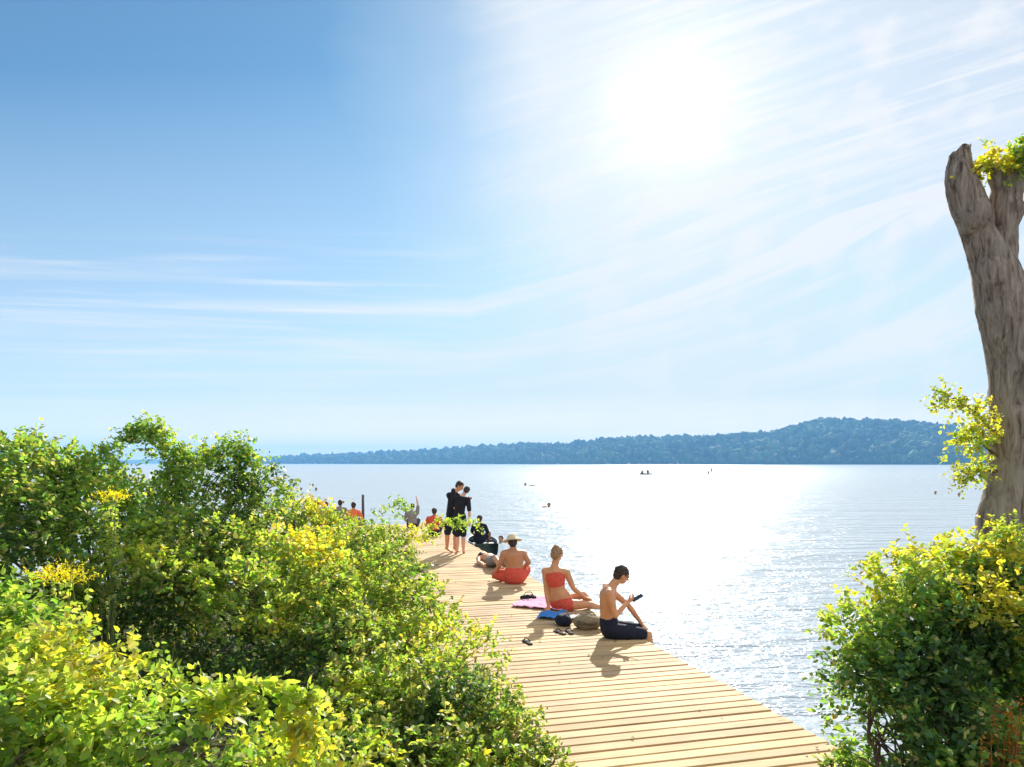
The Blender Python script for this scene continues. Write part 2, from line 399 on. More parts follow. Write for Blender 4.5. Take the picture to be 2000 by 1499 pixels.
man = person(b0, 'shirtless young man in navy shorts sitting on the jetty edge looking at a phone', J, SKIN, HAIR, 1.0, .0075, clothes=[('shorts', NAVY)], eyes=True, girth=.95)
mb = MB(); pc = Vector(px(1244, 1167, -.03)); ax = Vector((.8, .1, .45)).normalized(); nr_ = Vector((-.42, -.3, .8)); nr_ = (nr_-ax*nr_.dot(ax)).normalized(); bx_ = ax.cross(nr_)
root = empty('phone', b0+pc); tag(root, 'black mobile phone held up by the shirtless young man', 'phone')
mb.box((0, 0, 0), ax*.075, bx_*.037, nr_*.0045); o = mb.build('case', simple('black_plastic', (.02, .02, .025), .4, .1, 10), root, smooth=False)
bv = o.modifiers.new('b', 'BEVEL'); bv.width = .003; bv.segments = 2
mb = MB(); mb.box(nr_*.0049, ax*.069, bx_*.033, nr_*.0005); mb.build('screen', simple('dark_glass', (.03, .04, .06), .08, .1, 3), root, smooth=False)

# -- the woman in the coral bikini, leaning on one arm
d = 10.5; b0 = Vector(((1092-1000)/F*d, d, 0))
px = lambda a_, b_, y=0.: ((a_-1092)/133.3, y, (1192-b_)/133.3)
J = dict(pel=px(1096, 1176), wai=px(1089, 1152, -.01), che=px(1084, 1128, -.02), nek=px(1083, 1107, -.02), head=px(1088, 1084, 0), face=(.55, .60, -.35),
         shl=px(1065, 1117, .02), shr=px(1106, 1118, -.04), ell=px(1067, 1152, .0), wrl=px(1071, 1184, -.06), hdl=(-.1, -.6, -.2), hnl=(0, 0, -1),
         elr=px(1120, 1150, -.02), wrr=px(1143, 1169, .05), hdr=(.9, .2, -.25), hnr=(0, 0, -1), curl=.25,
         hipl=px(1092, 1181, .08), hipr=px(1104, 1181, -.05), knl=px(1140, 1166, .16), knr=px(1146, 1181, -.02), anl=px(1160, 1188, .16), anr=px(1172, 1187, .0), tol=px(1172, 1190, .26), tor=px(1184, 1190, .05))
person(b0, 'woman in a coral red bikini sitting on the jetty propped on one straight arm', J, SKIN, HAIR2, 1.0, .0085, clothes=[('bikini_top', RED), ('briefs', RED)], eyes=True, hairstyle='bun', female=True)

# -- hatted sunbather seen from behind
d = 12.8; b0 = Vector((3/F*d, d, 0))
px = lambda a_, b_, y=0.: ((a_-1003)/109.4, y, (1141-b_)/109.4)
J = dict(pel=px(1005, 1126), wai=px(1005, 1106), che=px(1004, 1086), nek=px(1002, 1075, .02), head=px(1001, 1062, .05), face=(-.1, .95, -.3),
         shl=px(984, 1083), shr=px(1022, 1083), ell=px(976, 1104, .0), wrl=px(967, 1121, .12), elr=px(1033, 1100, .02), wrr=px(1022, 1114, .2), hdr=(-.6, .5, -.3),
         hipl=px(996, 1128, .03), hipr=px(1015, 1128, .03), knl=px(965, 1126, .24), knr=px(1030, 1116, .35), anl=px(985, 1133, .40), anr=px(1008, 1133, .55), tol=px(1000, 1135, .47), tor=px(992, 1135, .6))
person(b0, 'sunbather seen from behind in a straw sun hat and red shorts, sitting cross legged', J, SKIN3, HAIR, 1.02, .01, clothes=[('shorts', RED), ('straw_hat', STRAW)], girth=1.14)

# -- lying sunbather
b0 = Vector((-.55, 15.35, 0)); ld = Vector((.34, -.94, 0)).normalized(); lp = Vector((.94, .34, 0)).normalized()
q = lambda a_, s_, z: tuple(ld*a_+lp*s_+Vector((0, 0, z)))
J = dict(pel=q(.52, 0, .12), wai=q(.34, 0, .12), che=q(.14, 0, .13), nek=q(-.04, 0, .14), head=q(-.22, 0, .15), face=(.80, .35, .45),
         shl=q(.05, -.19, .12), shr=q(.05, .19, .12), ell=q(.3, -.27, .08), wrl=q(.52, -.24, .06), elr=q(.3, .27, .08), wrr=q(.52, .24, .06),
         hipl=q(.56, -.09, .11), hipr=q(.56, .09, .11), knl=q(.98, -.12, .24), knr=q(.98, .12, .12), anl=q(1.36, -.12, .06), anr=q(1.38, .12, .06), tol=q(1.44, -.14, .12), tor=q(1.46, .14, .14))
person(b0, 'dark haired sunbather lying flat on the planks behind the hatted one', J, SKIN, HAIR, 1., .011, clothes=[('shorts', GREY)])

# -- couple embracing
d = 17.4; b0 = Vector(((882-1000)/F*d, d, 0))
px = lambda a_, b_, y=0.: ((a_-882)/80.5, y, (1076-b_)/80.5)
J = dict(pel=px(882, 1011), wai=px(882, 996), che=px(886, 975), nek=px(891, 957), head=px(898, 948), face=(.7, -.25, -.5),
         shl=px(886, 965, .15), shr=px(878, 965, -.13), ell=px(902, 982, .2), wrl=px(912, 972, .12), elr=px(890, 989, -.28), wrr=px(910, 983, -.3), hdr=(.9, .2, .1), hdl=(.8, -.3, 0), hnl=(0, -1, 0), hnr=(0, 1, 0),
         hipl=px(888, 1015, .03), hipr=px(876, 1015, -.02), knl=px(890, 1043, .0), knr=px(874, 1043, -.04), anl=px(888, 1070, .02), anr=px(873, 1070, 0), tol=px(897, 1075, -.08), tor=px(883, 1075, -.1))
person(b0, 'taller of the embracing couple, dark haired in a black shirt and shorts, bowing the head', J, SKIN, HAIR, 1.03, .0115, clothes=[('shirt', BLACK), ('shorts', NAVY)])
b1 = Vector(((899-1000)/F*17.0, 17.0, 0))
px = lambda a_, b_, y=0.: ((a_-903)/82.4, y, (1081-b_)/82.4)
J = dict(pel=px(902, 1016), wai=px(902, 1000), che=px(903, 982), nek=px(907, 969), head=px(914, 958, .02), face=(-.35, .75, -.5),
         shl=px(890, 974, .02), shr=px(918, 975, -.02), ell=px(888, 955, .16), wrl=px(893, 962, .35), hdl=(.4, .3, -.2), elr=px(921, 998, -.04), wrr=px(921, 1018, .02),
         hipl=px(897, 1020), hipr=px(908, 1020), knl=px(897, 1048, .02), knr=px(909, 1048, .02), anl=px(897, 1076, .02), anr=px(909, 1076, .02), tol=px(894, 1081, .12), tor=px(910, 1081, .14))
person(b1, 'shorter of the embracing couple, in black top and shorts with one bare arm hanging', J, SKIN2, HAIR, .92, .011, clothes=[('shirt', BLACK), ('shorts', BLACK)], female=True)

# -- people on the far head of the jetty, mostly behind leaves
def sitter(px_, d, label, cloth, skin=SKIN, hair=HAIR, arm=None, fx=0., sc=1., z=0., base_cloth=None, group=None):
    b0 = Vector(((px_-1000)/F*d, d, z)); f_ = Vector((fx, 1, 0)).normalized(); s_ = Vector((f_.y, -f_.x, 0))
    q = lambda s1, f1, z1: tuple(s_*s1*sc+f_*f1*sc+Vector((0, 0, z1*sc)))
    J = dict(pel=q(0, 0, .12), wai=q(0, -.01, .30), che=q(0, .0, .47), nek=q(0, .03, .60), head=q(0, .06, .75), face=(f_.x, f_.y, -.2),
             shl=q(-.18, .0, .54), shr=q(.18, .0, .54), ell=q(-.27, .06, .32), wrl=q(-.22, .26, .22), elr=q(.27, .06, .32), wrr=q(.22, .26, .22),
             hipl=q(-.09, .03, .1), hipr=q(.09, .03, .1), knl=q(-.18, .42, .30), knr=q(.18, .42, .30), anl=q(-.14, .58, .05), anr=q(.14, .58, .05), tol=q(-.15, .72, .03), tor=q(.15, .72, .03))
    if arm: J['elr'] = q(.2, .02, .80); J['wrr'] = q(.15, .02, 1.05)
    return person(b0, label, J, skin, hair, sc, .014, clothes=([('shirt', cloth)] if cloth else [])+[('shorts', base_cloth or NAVY)], group=group)
sitter(690, 23.6, 'person with an orange back and black hair sitting beside the thin mooring post', ORANGE, SKIN)
sitter(664, 25.0, 'dark haired person sitting left of the one in orange, half hidden by leaves', GREY, SKIN3)
sitter(848, 21.2, 'small seated person in russet red just left of the embracing couple', RED, SKIN3, sc=.95)
sitter(805, 23.5, 'person in grey sitting with one arm raised, beyond the leafy spray', GREY, SKIN2, arm=1, sc=.95)
sitter(617, 24.6, 'bather with dark hair just showing above the russet leaves at left', None, SKIN)
sitter(636, 24.0, 'bare shouldered bather in red shorts between two dark heads above the leaves', None, SKIN, HAIR, base_cloth=RED)
# thin mooring post
pb = Vector(((709-1000)/F*24.2, 24.2, 0)); root = empty('mooring_post', pb); tag(root, 'thin dark mooring post standing up behind the bushes beside the orange bather', 'post')
mb = MB(); mb.tube([(0, 0, -.002), (0, 0, 1.02)], [.05, .045], n=12, cap=False); mb.build('post', simple('dark_post_paint', (.06, .06, .07), .6, .2, 10), root)
mb = MB(); mb.tube([(0, 0, 1.022), (0, 0, 1.05)], [.052, .05], n=12); mb.build('cap', simple('post_cap_paint', (.12, .12, .13), .5, .2, 10), root)

# ------------------------------------------------------------------ boats
def hull(Lg, W, H, thick=.03, stern=.75):
    """open rowing boat pointing +Y, origin at water level mid"""
    mb = MB(); n = 17; k = 13; out_ = []; inn = []
    for i in range(n):
        t = i/(n-1); y = (t-.5)*Lg
        wd = W/2*(stern+(1-stern)*min(1, t*2.2))*(1-max(0, (t-.45)/.55)**2.6)+.012
        sheer = H*(1+.25*(t-.4)**2*2); kel = -.12+.1*max(0, (t-.8)/.2)
        for lst, sh_ in ((out_, 0), (inn, thick)):
            row = []
            for j in range(k):
                a_ = math.pi*j/(k-1); cx = math.cos(a_); s1 = math.sin(a_)**.7
                w2 = max(.004, wd-sh_); row.append(Vector((cx*w2, y+(sh_ if i == 0 else -sh_ if i == n-1 else 0), sheer-(sheer-kel-sh_)*s1)))
            lst.append(row)
    vs = [p for r in out_ for p in r]+[p for r in inn for p in r]; O = n*k; fs = []
    for i in range(n-1):
        for j in range(k-1):
            fs.append((i*k+j, i*k+j+1, (i+1)*k+j+1, (i+1)*k+j)); fs.append((O+i*k+j, O+(i+1)*k+j, O+(i+1)*k+j+1, O+i*k+j+1))
        for j in (0, k-1): fs.append((i*k+j, (i+1)*k+j, O+(i+1)*k+j, O+i*k+j))
    fs.append(tuple(range(k))); fs.append(tuple(O+j for j in range(k))[::-1])
    for j in range(k-1): fs.append((j, O+j, O+j+1, j+1))
    mb.add(vs, fs); return mb
boat_dark = simple('dark_green_boat_paint', (.02, .035, .022), .35, .3, 5)
boat_in = simple('pale_boat_paint', (.62, .62, .6), .5, .15, 8)
bb_ = Vector((-.86, 21.0, WATER)); root = empty('rowing_boat', bb_); root.rotation_euler = (0, 0, .12)
tag(root, 'dark green rowing boat moored against the right side of the jetty', 'boat')
hull(2.6, .86, .40).build('hull', boat_dark, root)
for y in (-.85, .1, .9): mb = MB(); mb.box((0, y, .29), (.34 if y < .8 else .2, 0, 0), (0, .12, 0), (0, 0, .014)); mb.build('seat', boat_in, root, smooth=False)
sitter(936, 20.9, 'dark haired person in dark clothes sitting in the rowing boat', BLACK, SKIN3, z=WATER+.31, fx=.3, group=None, sc=.95)

def paddler(px_, d, label_boat, labels, cols_, stand):
    b0 = Vector(((px_-1000)/F*d, d, WATER)); root = empty('inflatable_boat' if not stand else 'paddleboard', b0); root.rotation_euler = (0, 0, 1.35)
    tag(root, label_boat, 'boat' if not stand else 'paddleboard')
    if stand:
        mb = MB(); mb.tube([(0, -1.6, .05), (0, -1.2, .05), (0, 0, .05), (0, 1.1, .05), (0, 1.6, .08)], [(.12, .05), (.3, .06), (.38, .06), (.28, .06), (.06, .04)], side=(1, 0, 0), n=16); mb.build('board', boat_in, root)
    else:
        hull(3.0, 1.2, .34, .06, .9).build('hull', simple('grey_rubber', (.2, .2, .2), .5, .2, 4), root)
        mb = MB(); mb.box((0, 0, .25), (.5, 0, 0), (0, .12, 0), (0, 0, .02)); mb.build('seat', boat_in, root, smooth=False)
    return b0
b0 = paddler(1262, 163, 'small grey boat carrying two people near the far shore', None, None, False)
sitter(1255, 162.7, 'person sitting upright at the left end of the small grey boat', GREY, SKIN3, z=WATER+.28, sc=1.3)
sitter(1265, 163.3, 'person leaning at the right end of the small grey boat', NAVY, SKIN3, z=WATER+.28, fx=.8, sc=1.25)
b0 = paddler(1388, 170, 'pale paddleboard on the glittering water near the far shore', None, None, True)
st_ = Vector((0, 0, 0)); q = lambda a_, b_, c_: (a_, b_, c_)
J = dict(pel=q(0, 0, .92), wai=q(0, 0, 1.08), che=q(0, 0, 1.28), nek=q(0, 0, 1.45), head=q(0, .02, 1.6), face=(.2, 1, 0), shl=q(-.19, 0, 1.4), shr=q(.19, 0, 1.4), ell=q(-.3, .1, 1.15), wrl=q(-.2, .3, 1.05), elr=q(.3, .1, 1.15), wrr=q(.2, .3, 1.2),
         hipl=q(-.09, 0, .88), hipr=q(.09, 0, .88), knl=q(-.13, .06, .48), knr=q(.13, .06, .48), anl=q(-.14, 0, .08), anr=q(.14, 0, .08), tol=q(-.16, .16, .04), tor=q(.16, .16, .04))
person(Vector(((1390-1000)/F*170, 170, WATER+.1)), 'person standing on the paddleboard far out', J, SKIN3, HAIR, 1., .02, clothes=[('shorts', NAVY)])
sitter(1384, 169.6, 'person crouching on the left end of the paddleboard', GREY, SKIN3, z=WATER+.1)

# ------------------------------------------------------------------ swimmers
def swimmer(px_, py_, label, arm=None, sc=1.):
    d = F*(EYE-WATER)/(py_-HZ); b0 = Vector(((px_-1000)/F*d, d, WATER))
    q = lambda a_, b_, c_: (a_*sc, b_*sc, c_*sc)
    J = dict(pel=q(0, .25, -.5), wai=q(0, .18, -.34), che=q(0, .08, -.17), nek=q(0, 0, -.02), head=q(0, -.02, .12), face=(-.3, -.9, .1), shl=q(-.18, .04, -.06), shr=q(.18, .04, -.06),
             ell=q(-.4, -.1, -.12), wrl=q(-.6, -.25, -.10), elr=q(.4, -.1, -.12), wrr=q(.6, -.25, -.10), hipl=q(-.09, .3, -.55), hipr=q(.09, .3, -.55),
             knl=q(-.1, .6, -.7), knr=q(.1, .6, -.7), anl=q(-.1, .95, -.6), anr=q(.1, .95, -.6), tol=q(-.1, 1.1, -.6), tor=q(.1, 1.1, -.6))
    if arm == 'out': J['elr'] = q(.45, 0, .02); J['wrr'] = q(.72, 0, .03)
    if arm == 'low': J['ell'] = q(-.28, -.1, .03); J['wrl'] = q(-.42, -.25, -.02); J['shl'] = q(-.2, 0, .02)
    return person(b0, label, J, SKIN3, HAIR, sc, .014, group='swimmers in the lake')
swimmer(588, 958, 'swimmer farthest left, alone just above the bush tops', sc=1.2)
swimmer(611, 950, 'more distant of the two swimmers close together at left', sc=1.2)
swimmer(617, 959, 'nearer of the two swimmers close together at left', sc=1.3)
swimmer(1026, 949, 'swimmer with one arm stretched to the right beyond the couple', 'out', 1.35)
swimmer(1072, 991, 'swimmer with one raised shoulder in open water, middle distance', 'low', 1.1)
swimmer(978, 1060, 'swimmer whose dark head shows just left of the straw hat')
swimmer(1827, 966, 'swimmer left of the pair of dark heads near the tree trunk', sc=1.2)
swimmer(1873, 970, 'swimmer closest to the tree trunk at right', sc=1.2)

# ------------------------------------------------------------------ things lying on the deck
def cloth_patch(name, label, cat_, c, ax, ay, m, seed, folds=.012, n=28, lift=.012):
    r = random.Random(seed); ax, ay = Vector(ax), Vector(ay); vs = []; fs = []
    for i in range(n):
        for j in range(n):
            a_, b_ = i/(n-1)*2-1, j/(n-1)*2-1
            ed = 1+.10*noise.noise(Vector((a_*2+seed, b_*2, 0)))
            p = ax*a_*ed+ay*b_*ed
            z = lift+folds*(1+noise.noise(Vector((p.x*9+seed, p.y*9, 1)))+.6*noise.noise(Vector((p.x*22, p.y*22, seed))))
            vs.append((p.x, p.y, z))
    for i in range(n-1):
        for j in range(n-1): fs.append((i*n+j, (i+1)*n+j, (i+1)*n+j+1, i*n+j+1))
    me = bpy.data.meshes.new(name); me.from_pydata(vs, [], fs); me.update(); me.polygons.foreach_set('use_smooth', np.ones(len(me.polygons), bool))
    o = link(name, me, m, None, c); so_ = o.modifiers.new('s', 'SOLIDIFY'); so_.thickness = .006
    tag(o, label, cat_); return o
def onD(px_, py_, z=0):
    d = F*EYE/(py_-HZ); return Vector(((px_-1000)/F*d, d, z))
cloth_patch('towel', 'pink and lilac towel spread beneath the woman in the bikini', 'towel', onD(1062, 1180), (.36, -.16, 0), (.12, .42, 0), PINK, 3, .022)
cloth_patch('towel', 'crumpled blue towel under the propping hand of the woman', 'towel', onD(1076, 1206), (.15, -.05, 0), (.05, .2, 0), BLUE, 5, .035)
def lump(name, label, cat_, c, r, m, seed, rot=0, parts=None, wob=.02):
    root = empty(name, c); root.rotation_euler = (0, 0, rot); tag(root, label, cat_)
    mb = MB(); mb.ell((0, 0, r[2]*.82), (r[0], 0, 0), (0, r[1], 0), (0, 0, r[2]), 28, 18); me = mb.mesh('body'); displace(me, lambda q_: wob*(noise.noise(q_*7+Vector((seed, 0, 0)))+.5*noise.noise(q_*18)))
    for vtx in me.vertices: vtx.co.z = max(.002, vtx.co.z)
    link('body', me, m, root); return root
r_ = lump('bag', 'small black bag lying at the left end of the pink towel', 'bag', onD(1032, 1173), (.13, .09, .055), BLACK, 1, .3)
mb = MB(); mb.tube([(-.08, 0, .08), (-.04, .0, .13), (.04, 0, .13), (.08, 0, .08)], [.007]*4, n=6); mb.build('strap', BLACK, r_)
r_ = lump('bag', 'navy blue swimming bag in front of the woman beside the blue towel', 'bag', onD(1100, 1222), (.12, .13, .085), NAVY, 2, .2)
mb = MB(); mb.tube([(-.08, 0, .12), (-.03, .02, .2), (.05, .02, .19), (.09, 0, .11)], [.008]*4, n=6); mb.build('strap', BLUE, r_)
r_ = lump('bag', 'khaki canvas bag lying between the woman and the shirtless young man', 'bag', onD(1147, 1228), (.19, .13, .105), KHAKI, 4, -.1)
mb = MB(); mb.box((0, -.10, .11), (.13, 0, 0), (0, .04, .03), (0, -.003, .006)); mb.build('flap', simple('dark_khaki', (.13, .10, .06), .9, .3, 30, .3), r_)
mb = MB(); mb.tube([(-.15, 0, .13), (-.05, .03, .21), (.06, .03, .21), (.15, 0, .13)], [.009]*4, n=6); mb.build('strap', KHAKI, r_)
def sandal(c, rot, label):
    root = empty('sandal', c); root.rotation_euler = (0, 0, rot); tag(root, label, 'sandal', 'dark sandals left on the planks')
    mb = MB(); mb.tube([(0, -.11, .009), (0, -.03, .009), (0, .06, .009), (0, .11, .009)], [(.03, .009), (.03, .009), (.042, .009), (.03, .009)], side=(1, 0, 0), n=14); mb.build('sole', BLACK, root)
    mb = MB(); mb.tube([(-.042, .02, .012), (-.02, .045, .04), (.0, .06, .045), (.02, .045, .04), (.042, .02, .012)], [.007]*5, n=6); mb.build('strap', BLACK, root)
sandal(onD(1093, 1237), .5, 'left one of the pair of dark sandals in front of the navy bag')
sandal(onD(1112, 1236), .2, 'right one of the pair of dark sandals in front of the navy bag')
sandal(onD(1030, 1256), .35, 'single dark sandal lying by itself near the middle of the jetty')
cloth_patch('shirt', 'crumpled white shirt between the navy bag and the khaki bag', 'shirt', onD(1122, 1210), (.10, 0, 0), (0, .12, 0), WHITE, 8, .03)

# ------------------------------------------------------------------ ground, water, hills
def smooth(a, b, x):
    t = np.clip((x-a)/(b-a), 0, 1); return t*t*(3-2*t)
def ground_h(x, y):
    n = .12*np.sin(x*1.3+.5)*np.sin(y*.9+1)+.06*np.sin(x*3.1)*np.cos(y*2.7)
    front = smooth(5.9, 3.4, y)                                   # bank the camera stands on
    tt = (x-D0.x)*DN.x+(y-D0.y)*DN.y                              # across the deck
    left = smooth(-2.2, -3.6, tt)*smooth(13.5, 10.5, y)
    land = np.maximum(front, left)
    keep = np.where((tt > -3.3) & (y > 2.8), 0.55, 1)
    base = -2.6+land*(2.6+.32+n*.6)
    return np.where((tt > -3.4) & (y > 2.6), np.minimum(base, -.28-.2*smooth(4, 5, y)), base)
th = np.linspace(-math.pi, math.pi, 241)[:-1]
rr = np.concatenate([[0.3], np.linspace(.8, 18, 60), np.geomspace(20, 5200, 40)])
R_, T_ = np.meshgrid(rr, th, indexing='ij')
gx, gy = R_*np.sin(T_), R_*np.cos(T_)
gz = ground_h(gx, gy)
V = np.stack([gx, gy, gz], -1).reshape(-1, 3)
nr, nth = R_.shape
ii, kk = np.meshgrid(np.arange(nr-1), np.arange(nth), indexing='ij')
k2 = (kk+1) % nth
Fq = np.stack([ii*nth+kk, ii*nth+k2, (ii+1)*nth+k2, (ii+1)*nth+kk], -1).reshape(-1, 4)
soil = simple('soil', (.045, .038, .022), .95, .4, 6, .5)
g = link('ground', mesh_np('ground', V, Fq, smooth=True), soil); tag(g, kind='structure')

m, nt, out = mat('lake_water')
b = N(nt, 'ShaderNodeBsdfPrincipled')
b.inputs['Base Color'].default_value = (.40, .465, .52, 1); b.inputs['Roughness'].default_value = .22; b.inputs['Specular IOR Level'].default_value = .05; b.inputs['IOR'].default_value = 1.33
ge = N(nt, 'ShaderNodeNewGeometry')
def wave(sx, sy, det, rot):
    mp = N(nt, 'ShaderNodeMapping'); mp.inputs['Scale'].default_value = (sx, sy, 1); mp.inputs['Rotation'].default_value = (0, 0, rot)
    L(nt, ge.outputs['Position'], mp.inputs[0])
    no = N(nt, 'ShaderNodeTexNoise'); no.inputs['Scale'].default_value = 1; no.inputs['Detail'].default_value = det; no.inputs['Roughness'].default_value = .6
    L(nt, mp.outputs[0], no.inputs['Vector']); return no.outputs[0]
h = math_(nt, 'ADD', math_(nt, 'MULTIPLY', wave(.9, 2.6, 4, .15), .6), math_(nt, 'MULTIPLY', wave(.12, .5, 3, -.1), 1.3))
h = math_(nt, 'ADD', h, math_(nt, 'MULTIPLY', wave(5, 9, 2, .3), .12))
bp = N(nt, 'ShaderNodeBump'); bp.inputs['Strength'].default_value = 1; bp.inputs['Distance'].default_value = .34
L(nt, h, bp.inputs['Height']); L(nt, bp.outputs[0], b.inputs['Normal']); L(nt, b.outputs[0], out.inputs[0])
water_m = m
rr = np.concatenate([[0.5], np.geomspace(2, 5200, 40)])
R_, T_ = np.meshgrid(rr, np.linspace(-math.pi, math.pi, 97)[:-1], indexing='ij')
V = np.stack([R_*np.sin(T_), R_*np.cos(T_), R_*0+WATER], -1).reshape(-1, 3); nr, nth = R_.shape
ii, kk = np.meshgrid(np.arange(nr-1), np.arange(nth), indexing='ij'); k2 = (kk+1) % nth
Fq = np.stack([ii*nth+kk, (ii+1)*nth+kk, (ii+1)*nth+k2, ii*nth+k2], -1).reshape(-1, 4)[:, ::-1]
g = link('water', mesh_np('water', V, Fq), water_m); tag(g, kind='structure')

# hills: skyline read off as elevation above the eye
SK = np.array([(-900, 901), (480, 896), (520, 893), (600, 889), (700, 884), (800, 878), (900, 874), (1000, 869), (1080, 863), (1150, 859), (1220, 851), (1300, 854),
               (1380, 848), (1450, 849), (1500, 842), (1540, 829), (1600, 821), (1680, 818), (1750, 821), (1800, 823), (1850, 829), (1950, 833), (2100, 829), (2400, 840), (2900, 850)], float)
def skyl(px): return np.interp(px, SK[:, 0], SK[:, 1])
def shore(px): return np.interp(px, [400, 500, 1200, 1900, 2900], [2900, 2400, 1500, 1150, 1000])
TREE = 17.0
def hill_h(px, dep):
    sh = shore(px); far = sh+450
    top = EYE+(HZ-skyl(px))/F*far
    t = np.clip((dep-sh)/450, 0, 1)
    return np.where(dep < sh, -3, WATER+.8+(np.maximum(top-TREE*1.02, 1)-WATER-.8)*(t**.85)) + np.where(t > 0, 2.0*np.sin(px*.05+dep*.03)*t, 0)
pxs = np.linspace(470, 2900, 260); ts = np.concatenate([[-30, 0], np.linspace(12, 450, 16), [520, 650, 900]])
PX, T2 = np.meshgrid(pxs, ts, indexing='ij'); DEP = shore(PX)+T2
HH = hill_h(PX, np.minimum(DEP, shore(PX)+450)); HH = np.where(T2 < -1, -3.5, HH); HH = np.where(T2 > 500, HH-(T2-450)*.06, HH)
V = np.stack([(PX-1000)/F*DEP, DEP, HH], -1).reshape(-1, 3); nr, nth = PX.shape
ii, kk = np.meshgrid(np.arange(nr-1), np.arange(nth-1), indexing='ij')
Fq = np.stack([ii*nth+kk, (ii+1)*nth+kk, (ii+1)*nth+kk+1, ii*nth+kk+1], -1).reshape(-1, 4)
# a second, much farther shore to the left
px2 = np.linspace(-1500, 900, 200); t3 = np.array([-60, 0, 150, 400, 800, 1600.])
PX2, T3 = np.meshgrid(px2, t3, indexing='ij'); D2 = 3500+T3*.6+0*PX2
prof = 30+11*np.sin(PX2*.006+1)+5*np.sin(PX2*.021)+2.5*np.sin(PX2*.07)
H2 = np.where(T3 < -1, -4, WATER+1+prof*np.clip(T3/400, 0, 1)**.5*.6)
V2 = np.stack([(PX2-1000)/F*D2, D2, H2], -1).reshape(-1, 3); n2, m2 = PX2.shape
ii, kk = np.meshgrid(np.arange(n2-1), np.arange(m2-1), indexing='ij')
F2 = np.stack([ii*m2+kk, (ii+1)*m2+kk, (ii+1)*m2+kk+1, ii*m2+kk+1], -1).reshape(-1, 4)+len(V)
hillm = simple('wooded_hillside', (.035, .06, .02), .95, .4, .02)
g = link('hills', mesh_np('hills', np.concatenate([V, V2]), np.concatenate([Fq, F2]), smooth=True), hillm); tag(g, kind='structure')

# the wood on the far shore: thousands of crowns as one mass
def ico(sub=2):
    import bmesh
    bm = bmesh.new(); bmesh.ops.create_icosphere(bm, subdivisions=sub, radius=1)
    v = np.array([x.co[:] for x in bm.verts]); f = np.array([[x.index for x in q.verts] for q in bm.faces]); bm.free(); return v, f
iv, if_ = ico(2)
VV = []; FF = []; CC = []; off = 0
NT = 5200
for i in range(NT):
    px = rng.uniform(478, 2300) if i > 900 else rng.uniform(478, 1950)
    q = 0 if i < 900 else rng.uniform(0, 1)**.8
    if i >= 4300: q = 1-rng.uniform(0, .04)                          # the ridge line
    d = shore(px)+4+q*445
    z = float(hill_h(px, d))
    grove = .5+.5*math.sin(px*.031+q*5)*math.sin(px*.0123+q*9+2)
    s = rng.uniform(.55, 1.12)*TREE*(.62 if q == 0 else 1)*(.8+.4*grove)*(1.0 if rng.random() > .05 else 1.3)
    rad = s*rng.uniform(.2, .62)
    sc = np.array([rad, rad, s*.55])
    jit = 1+.20*rng.standard_normal((len(iv), 1))
    VV.append(iv*jit*sc+np.array([(px-1000)/F*d, d, z+s*.5]))
    FF.append(if_+off); off += len(iv)
    c = np.array([.034, .066, .030])*rng.uniform(.45, 1.5)*(.6+1.1*grove)*np.array([rng.uniform(.8, 1.5), 1, 1])
    CC.append(np.tile(c, (len(iv), 1)))
m, nt, out = mat('far_foliage')
b = N(nt, 'ShaderNodeBsdfPrincipled'); b.inputs['Roughness'].default_value = .9; b.inputs['Specular IOR Level'].default_value = .1
at = N(nt, 'ShaderNodeAttribute', attribute_name='tint'); L(nt, at.outputs['Color'], b.inputs['Base Color'])
L(nt, b.outputs[0], out.inputs[0])
g = link('forest', mesh_np('forest', np.concatenate(VV), np.concatenate(FF), np.concatenate(CC), smooth=False), m)
tag(g, 'dark blue green wood covering the low hills across the lake', 'forest', kind='stuff')

# haze
m, nt, out = mat('lake_haze')
pv = N(nt, 'ShaderNodeVolumePrincipled'); pv.inputs['Color'].default_value = (.20, .50, .90, 1); pv.inputs['Density'].default_value = .00027
pv.inputs['Anisotropy'].default_value = .1
L(nt, pv.outputs[0], out.inputs['Volume'])
hb = MB(); hb.box((0, 0, 58.), (5300, 0, 0), (0, 5300, 0), (0, 0, 66.))
g = hb.build('haze', m, smooth=False); tag(g, 'thin blue haze over the lake and the far shore', 'haze', kind='stuff')

# ------------------------------------------------------------------ wooden deck
m, nt, out = mat('deck_planks')
b = N(nt, 'ShaderNodeBsdfPrincipled'); b.inputs['Roughness'].default_value = .72; b.inputs['Specular IOR Level'].default_value = .25
at = N(nt, 'ShaderNodeAttribute', attribute_name='tint')
ge = N(nt, 'ShaderNodeNewGeometry')
mp = N(nt, 'ShaderNodeMapping'); mp.inputs['Rotation'].default_value = (0, 0, -math.atan2(DN.y, DN.x)); L(nt, ge.outputs['Position'], mp.inputs[0])
mp2 = N(nt, 'ShaderNodeMapping'); mp2.inputs['Scale'].default_value = (1.6, 60, 20); L(nt, mp.outputs[0], mp2.inputs[0])
gr = N(nt, 'ShaderNodeTexNoise'); gr.inputs['Scale'].default_value = 1; gr.inputs['Detail'].default_value = 5; gr.inputs['Distortion'].default_value = .6; L(nt, mp2.outputs[0], gr.inputs['Vector'])
big = N(nt, 'ShaderNodeTexNoise'); big.inputs['Scale'].default_value = 1.7; big.inputs['Detail'].default_value = 4; L(nt, ge.outputs['Position'], big.inputs['Vector'])
c1 = mixc(nt, 1, at.outputs['Color'], ramp(nt, gr.outputs[0], [(.25, .66), (.75, 1.12)]).outputs[0], 'MULTIPLY')
c2 = mixc(nt, 1, c1, ramp(nt, big.outputs[0], [(.3, (.74, .72, .70)), (.62, (1.05, 1.04, 1.0))]).outputs[0], 'MULTIPLY')
